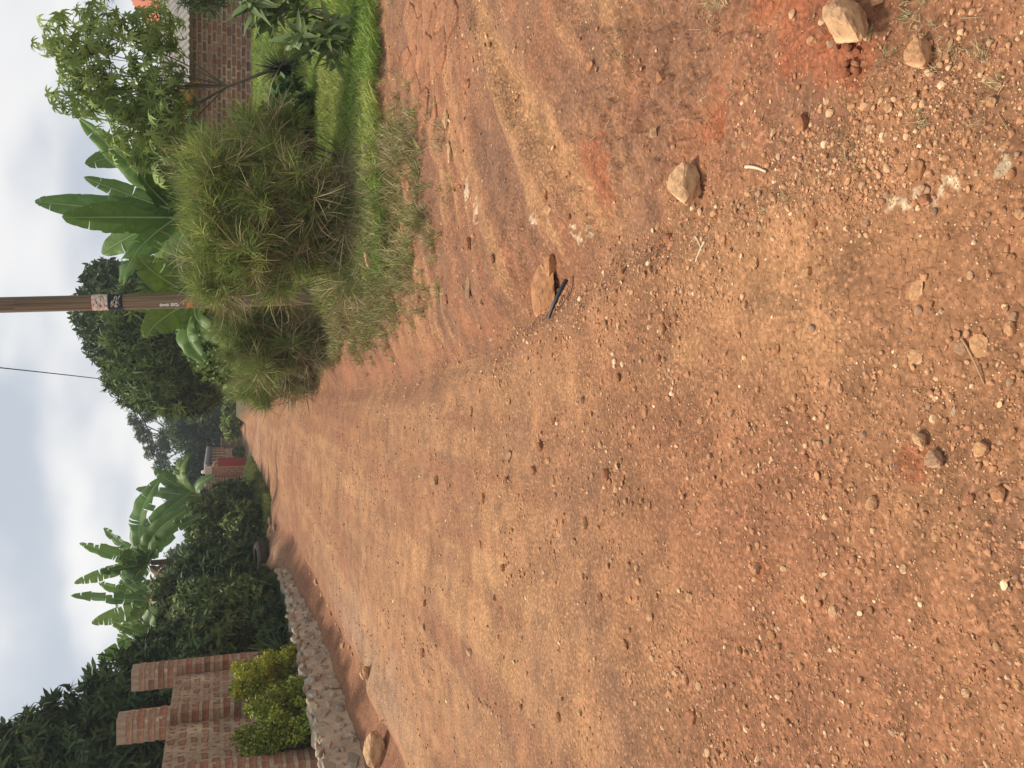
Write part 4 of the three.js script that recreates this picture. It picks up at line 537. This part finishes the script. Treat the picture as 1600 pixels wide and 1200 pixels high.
// pale stones on the mound and the slab over the ditch
{
  const R = rng(95);
  [[-4.0, -22.9, 0.2, 'pale boulder on the mound right of the tyre'], [-3.75, -23.7, 0.16, 'pale boulder farthest along the mound'], [-3.6, -21.6, 0.12, 'pale boulder on the mound in front of the tyre']].forEach(([x, z, k, l]) => { const m = new THREE.Mesh(blockGeos[R() * 6 | 0], M.rock[3]); m.position.set(x, groundH(x, z) + k * 0.1, z); m.scale.set(k * 1.3, k * 0.7, k * 1.5); m.rotation.y = R() * 6; top(m, 'boulder', l, 'boulder', 'boulders on the mound'); });
}
// old tyre lying on the mound
{
  const t = thing('old_tyre', 'old dusty tyre lying on the dirt mound by the hedge', 'tyre', [-4.3, groundH(-4.3, -21.5) - 0.02, -21.5]); t.rotation.set(0.1, 0.4, 0.04);
  const rub = new THREE.MeshStandardMaterial({ color: C(0.09, 0.07, 0.058), roughness: 0.9, map: stoneTex }), prof = [[0.24, 0.0], [0.36, -0.005], [0.42, 0.04], [0.435, 0.12], [0.42, 0.2], [0.36, 0.245], [0.25, 0.24], [0.235, 0.2], [0.29, 0.18], [0.31, 0.12], [0.29, 0.06], [0.24, 0.0]].map(p => new THREE.Vector2(...p));
  part(t, 'carcass', new THREE.LatheGeometry(prof, 40), rub); const tm = new MB();
  const tg = []; for (let k = 0; k < 36; k++) { const b = new THREE.BoxGeometry(0.03, 0.16, 0.035); b.translate(0.43, 0.12, 0); b.rotateY(k / 36 * 6.2832); tg.push(b); } part(t, 'tread', mergeGeometries(tg), rub); part(t, 'dust', new THREE.LatheGeometry([[0.26, 0.244], [0.31, 0.252], [0.355, 0.249]].map(p => new THREE.Vector2(...p)), 40), new THREE.MeshStandardMaterial({ color: C(0.3, 0.25, 0.19), roughness: 1, side: THREE.DoubleSide, map: stoneTex }), 'dusty sidewall');
}

// ------------------------------------------------------------------ grass
{
  const R = rng(901), lawn = [], verge = [], garden = [], dryM = [];
  for (let k = 0; k < 60000; k++) { const x = lerp(0.6, 11, Math.pow(R(), 1.15)), d = 7.2 + Math.pow(R(), 1.9) * 12.5; if (isLawn(x, d) < 0.5 + (R() - 0.5) * 0.5 || x > d * 0.62) continue; const n = fbm(x * 1.3, d * 1.3, 3), c = tint(R, [0.3, 0.39, 0.085], n > 0.5 ? [0.48, 0.49, 0.16] : [0.22, 0.33, 0.07], 0.4); lawn.push({ p: V(x, groundH(x, -d) - 0.01, -d), s: lerp(0.45, 0.95, R()) * (1 + d * 0.02), c, a: R() * 6.28 }); }
  top(instanced(null, 'lawn', sprayGeo(12, 12, 0.12, 0.008, 1.1), M.dull, lawn), 'lawn_grass', 'bright green lawn grass on the right', 'grass', null, 'stuff');
  // weedy, half dry grass at the foot of the bushes, running out on to the dirt
  for (let k = 0; k < 12000; k++) { const d = lerp(5.4, 15, Math.pow(R(), 1.3)), x = lerp(edgeX(d) + 0.15, 2.6, R()); const foot = d < 9 ? sst(0.55, 1.0, x + (d - 5.6) * 0.16 - 0.15 + (fbm(x * 2.4, d * 2.4, 3) - 0.5) * 0.9) * sst(5.5, 7.6, d + (fbm(x * 3, d * 3, 2) - 0.5) * 2.2) * sst(2.5, 1.9, x) : sst(0.5, 1.0, x - edgeX(d) + (fbm(x * 2, d * 2, 2) - 0.5)) * sst(1.6, 1.1, x); if (R() > foot) continue; verge.push({ p: V(x, groundH(x, -d) - 0.01, -d), s: lerp(0.5, 1.35, R()) * lerp(0.7, 1.1, foot), c: R() < 0.6 ? tint(R, gr.straw[0], gr.straw[1]) : tint(R, gr.mid[1], gr.olive[1]), a: R() * 6.28, d: V((R() - 0.5) * 0.8, 1, R() * 0.5).normalize() }); }
  top(instanced(null, 'verge', G.tuftDry, M.straw, verge), 'verge_grass', 'half dry grass at the foot of the right-hand bushes', 'grass', null, 'stuff');
  for (let k = 0; k < 9000; k++) { const d = lerp(7.8, 40, Math.pow(R(), 1.4)), far = d > 24, x = far ? lerp(-3.3, -5.5, R()) : lerp(-4.35, -5.2, R()); if (!far && fbm(x * 2, d * 2, 2) < 0.36) continue; garden.push({ p: V(x, groundH(x, -d) - 0.01, -d), s: lerp(0.7, 1.5, R()) * (far ? 1.6 : 1), c: tint(R, gr.mid[0], gr.olive[1]), a: R() * 6.28 }); }
  top(instanced(null, 'garden', G.tuft, M.dull, garden), 'garden_grass', 'rough grass behind the low stone wall', 'grass', null, 'stuff');
  // dry wisps on the bare soil to the right
  const spots = [[1.23, 2.31, 0.08, 20], [1.32, 2.96, 0.1, 10], [0.85, 1.52, 0.14, 22], [0.68, 1.38, 0.16, 14], [0.6, 1.75, 0.1, 6], [0.55, 2.0, 0.2, 8], [1.6, 5.6, 0.5, 14], [2.0, 6.8, 0.5, 18], [1.4, 6.6, 0.3, 26], [0.69, 5.95, 0.1, 26], [2.6, 6.9, 0.4, 14], [3.4, 7.0, 0.5, 22], [-2.85, 8.7, 0.25, 5], [-3.3, 9.2, 0.25, 5]];
  for (const [x, d, r, n] of spots) for (let k = 0; k < n; k++) { const px = x + (R() + R() - 1) * r, pd = d + (R() + R() - 1) * r; dryM.push({ p: V(px, groundH(px, -pd), -pd), s: lerp(0.25, 0.75, R()) * (d < 3 ? 0.55 : 1), c: tint(R, gr.straw[0], d < 3 ? [0.46, 0.38, 0.2] : gr.olive[1]), a: R() * 6.28, d: V((R() - 0.5) * 2.4, 0.6, (R() - 0.5) * 2.4).normalize() }); }
  top(instanced(null, 'wisps', G.tuftDry, M.straw, dryM), 'dry_grass_wisps', 'dry straw wisps lying on the bare soil', 'grass', null, 'stuff');
  const str = []; for (let k = 0; k < 420; k++) { const d = 1.2 + Math.pow(R(), 1.6) * 5, x = edgeX(d) + R() * (0.3 + d * 0.45); str.push({ p: V(x, groundH(x, -d) + 0.004, -d), d: V(R() - 0.5, (R() - 0.5) * 0.15, R() - 0.5).normalize(), s: [1, lerp(0.3, 1.2, R()) * (0.5 + d * 0.2), 1], c: tint(R, gr.straw[0], [0.3, 0.17, 0.09]) }); }
  top(instanced(null, 'straws', new THREE.CylinderGeometry(0.0012, 0.0008, 0.06, 4), M.straw, str), 'scattered_straws', 'single dry straws scattered on the soil at right', 'straw', null, 'stuff');
}

// ------------------------------------------------------------------ gravel and stones
const pebGeo = [1, 2, 3].map(k => rockGeo(200 + k, 1, 9, 0.5)), stGeo = [1, 2, 3, 4, 5].map(k => rockGeo(220 + k, 2, 12, 0.45)), bigGeo = [1, 2, 3, 4].map(k => rockGeo(240 + k, 7, 15, 0.42));
{
  const R = rng(911), lists = [[], [], []];
  const pal = [[0.42, 0.205, 0.095], [0.37, 0.175, 0.085], [0.46, 0.25, 0.125], [0.56, 0.34, 0.18], [0.33, 0.19, 0.11], [0.68, 0.47, 0.28]];
  for (let k = 0; k < 260000; k++) {
    const d = 1.05 * Math.pow(26, Math.pow(R(), 1.25)), hw = d * 0.56 + 0.35, x = (R() * 2 - 1) * hw; if (x < -3.9 || d > 24 || (isLawn(x, d) > 0.2 && d > 7)) continue;
    const s = x - edgeX(d); let dens = 0.06 + 0.5 * sst(0.42, 0.68, fbm(x * 1.5 + 2, d * 1.0, 4)) + 1.0 * sst(0.52, 0.74, fbm(x * 6, d * 6, 3)) * sst(0.35, 0.6, fbm(x * 1.9, d * 1.9 + 4, 2));
    dens *= s > 0.25 ? 0.5 : 1; dens += 0.9 * gauss(s - 0.1, 0.13) * sst(1.2, 1.8, d) * sst(6, 3.5, d) + 0.9 * gauss(x - 0.62, 0.12) * gauss(d - 1.55, 0.25); dens *= 1 - 0.75 * gauss(s + 0.3, 0.16) * sst(4, 2.5, d); if (d > 5) dens *= 0.55;
    if (R() > dens * 0.42) continue;
    let sz = 0.00115 * Math.pow(d, 0.7) * Math.pow(1 / (R() * 0.97 + 0.03), 0.55); sz = Math.min(sz, 0.013); const c = pal[Math.min(5, R() * R() * 7 | 0)];
    lists[k % 3].push({ p: V(x, groundH(x, -d) + sz * 0.25, -d), s: [sz * lerp(0.8, 1.3, R()), sz * lerp(0.5, 0.9, R()), sz * lerp(0.8, 1.3, R())], c: tint(R, c, c, 0.22), a: R() * 6.28, d: V((R() - 0.5) * 0.8, 1, (R() - 0.5) * 0.8).normalize() });
  }
  const gm = new THREE.MeshStandardMaterial({ color: 0xffffff, roughness: 0.95 });
  const gg = new THREE.Group(); lists.forEach(l => instanced(gg, 'pebbles', pebGeo[lists.indexOf(l)], gm, l)); gg.name = 'gravel'; gg.userData = { label: 'fine gravel strewn over the dirt road', category: 'gravel', kind: 'stuff' }; scene.add(gg);
}
function stone(x, d, s, yaw, geo, mat, label, group, sink = 0.35, name = 'stone') { const m = new THREE.Mesh(geo, mat); m.position.set(x, groundH(x, -d) + s[1] * (1 - 2 * sink), -d); m.scale.set(...s); m.rotation.y = yaw; return top(m, name, label, 'stone', group); }
{
  const L = [
    [0.89, 1.67, [0.085, 0.055, 0.05], 0.5, bigGeo[0], 3, 'large angular tan rock on bare soil at the right edge', 0.15],
    [0.69, 2.49, [0.078, 0.06, 0.062], 0.2, bigGeo[1], 3, 'large pale rounded rock alone on the bare soil', 0.2],
    [0.48, 4.02, [0.15, 0.055, 0.17], 0.3, bigGeo[2], 1, 'big half-buried rock beside the road gully', 0.3],
    [0.61, 3.9, [0.05, 0.04, 0.07], 0.8, bigGeo[3], 1, 'smaller rock against the big half-buried rock', 0.3],
    [1.54, 5.36, [0.09, 0.022, 0.05], 0.15, bigGeo[3], 3, 'flat pale slab on the soil near the large bush', 0.2],
    [1.78, 5.42, [0.07, 0.02, 0.04], 0.1, bigGeo[1], 3, 'flat pale slab second nearest the large bush', 0.2],
    [0.89, 5.07, [0.05, 0.028, 0.03], 0.05, bigGeo[0], 4, 'squared pinkish stone in front of the dry grass', 0.2],
    [0.61, 5.12, [0.085, 0.018, 0.035], -0.2, bigGeo[2], 2, 'long flat grey stone in front of the dry grass', 0.2],
    [0.76, 1.49, [0.042, 0.03, 0.03], 0.4, bigGeo[1], 0, 'pinkish rock among straw near the right edge', 0.2],
    [0.72, 1.88, [0.028, 0.022, 0.026], 1.1, bigGeo[3], 4, 'rough reddish rock right of the pale stick', 0.3],
    [0.92, 2.7, [0.021, 0.018, 0.02], 0.2, bigGeo[2], 3, 'small pale round stone on the bare bank', 0.25],
    [-0.13, 1.5, [0.021, 0.018, 0.018], 0.3, bigGeo[0], 3, 'pale oval stone beside the damp red patch', 0.2],
    [-0.17, 1.455, [0.024, 0.02, 0.022], 0.9, bigGeo[1], 2, 'greyish round stone beside the damp red patch', 0.2],
    [-0.14, 1.33, [0.02, 0.014, 0.024], 0.2, bigGeo[3], 0, 'pale tapering stone nearest the camera in mid road', 0.25],
    [0.08, 1.36, [0.03, 0.008, 0.03], 0.2, bigGeo[2], 0, 'flat pinkish stone sunk into the near road', 0.4],
    [0.06, 1.53, [0.022, 0.007, 0.026], 1.2, bigGeo[1], 0, 'flat tan stone sunk into the road left of the chalk', 0.4],
    [0.22, 1.52, [0.03, 0.006, 0.022], 2.2, bigGeo[0], 0, 'wide flat tan stone sunk into the road near chalk', 0.4],
    [-0.86, 2.73, [0.028, 0.012, 0.022], 2.2, bigGeo[2], 0, 'flat pinkish stone sunk in the left of the road', 0.35],
    [-3.85, 8.75, [0.2, 0.17, 0.16], 0.6, bigGeo[1], 3, 'large pale boulder at the near end of stone wall', 0.3],
    [-2.96, 8.5, [0.09, 0.05, 0.06], 0.6, bigGeo[0], 0, 'pale rock on the dusty left verge', 0.3],
    [-3.1, 8.9, [0.06, 0.05, 0.05], 1.6, bigGeo[3], 3, 'white stone in the ditch by the stone wall', 0.2],
    [1.16, 7.75, [0.1, 0.06, 0.06], 0.6, bigGeo[3], 3, 'tan rock caught in the grass under the large bush', 0.0],
    [0.53, 2.71, [0.035, 0.025, 0.03], 0.6, bigGeo[0], 4, 'reddish stone at the edge of a hole in the soil', 0.3],
  ];
  for (const [x, d, s, yaw, g, m, label, sink] of L) stone(x, d, s, yaw, g, M.rock[m], label, undefined, sink, 'rock');
  const R = rng(921);
  for (let k = 0; k < 190; k++) { const d = 1.15 * Math.pow(6, Math.pow(R(), 1.3)), x = (R() * 2 - 1) * (d * 0.55 + 0.1), s = x - edgeX(d); if (isLawn(x, d) > 0.1 || (s > 0.1 && R() < 0.45)) continue; const z = lerp(0.006, 0.0155, R() * R()) * Math.pow(d, 0.65), mi = [0, 1, 3, 4, 0, 1, 2][R() * 7 | 0]; stone(x, d, [z * lerp(0.9, 1.5, R()), z * lerp(0.6, 0.9, R()), z * lerp(0.8, 1.2, R())], R() * 6.3, stGeo[R() * 5 | 0], M.rock[mi], [z > 0.02 ? 'larger' : z > 0.013 ? 'small' : 'tiny', ['orange-tan', 'ochre', 'greyish', 'pale cream', 'reddish'][mi], 'stone', s > 0.05 ? 'on the soil right of the road' : x > -0.35 ? 'on the middle of the road' : 'on the left part of the road', d < 1.7 ? 'nearest the camera' : d < 2.8 ? 'a few steps ahead' : 'well ahead'].join(' '), 'small loose stones on the road', 0.35); }
  for (let k = 0; k < 14; k++) { const d = lerp(8.6, 14, R()), x = -3.45 + (R() - 0.5) * 0.5, z = lerp(0.02, 0.05, R()); stone(x, d, [z * 1.3, z * 0.8, z], R() * 6, stGeo[k % 5], M.rock[3], 'pale stone in the shaded ditch along the stone wall', 'pale stones in the ditch', 0.2); }
  // red clods below the angular rock
  for (let k = 0; k < 16; k++) { const x = 0.84 + (R() - 0.5) * 0.13, d = 1.7 + (R() - 0.5) * 0.07, z = lerp(0.006, 0.017, R()); stone(x, d, [z, z * 0.8, z], R() * 6, stGeo[R() * 5 | 0], new THREE.MeshStandardMaterial({ color: C(0.36, 0.13, 0.06), map: stoneTex, roughness: 1 }), 'crumbly red clod beside the angular tan rock', 'red clods beside the angular rock', 0.2, 'clod'); }
  // sticks and a strip of black plastic
  const pale = new THREE.MeshStandardMaterial({ color: C(0.6, 0.5, 0.32), roughness: 0.85 });
  const stick = (a, b, r, label, mat = pale, nm = 'stick') => { const A = V(a[0], groundH(a[0], -a[1]) + r, -a[1]), B = V(b[0], groundH(b[0], -b[1]) + r, -b[1]); top(new THREE.Mesh(tube(curve(A, B, V(0.008, 0.004, 0.006), 6), r, r * 0.55, 6), mat), nm, label, 'stick', undefined); };
  stick([0.665, 2.16], [0.625, 2.06], 0.006, 'short pale split stick near the large pale rock');
  stick([0.5, 2.45], [0.44, 2.38], 0.004, 'pale stick lying in gravel at the road edge, nearer one'); stick([0.47, 2.37], [0.41, 2.43], 0.004, 'pale stick lying in gravel at the road edge, farther one');
  stick([0.1, 1.4], [-0.0, 1.34], 0.003, 'thin crooked twig on the near road', new THREE.MeshStandardMaterial({ color: C(0.42, 0.24, 0.12), roughness: 0.9 }));
  top(new THREE.Mesh(tube(curve(V(0.51, groundH(0.51, -3.74) + 0.03, -3.74), V(0.33, groundH(0.33, -3.8) + 0.015, -3.84), V(0, 0.03, 0.05), 8), 0.011, 0.009, 6), new THREE.MeshStandardMaterial({ color: C(0.025, 0.025, 0.03), roughness: 0.5 })), 'plastic_strip', 'black plastic strip beside the big half-buried rock', 'plastic', undefined);
}
renderer.render(scene, camera);
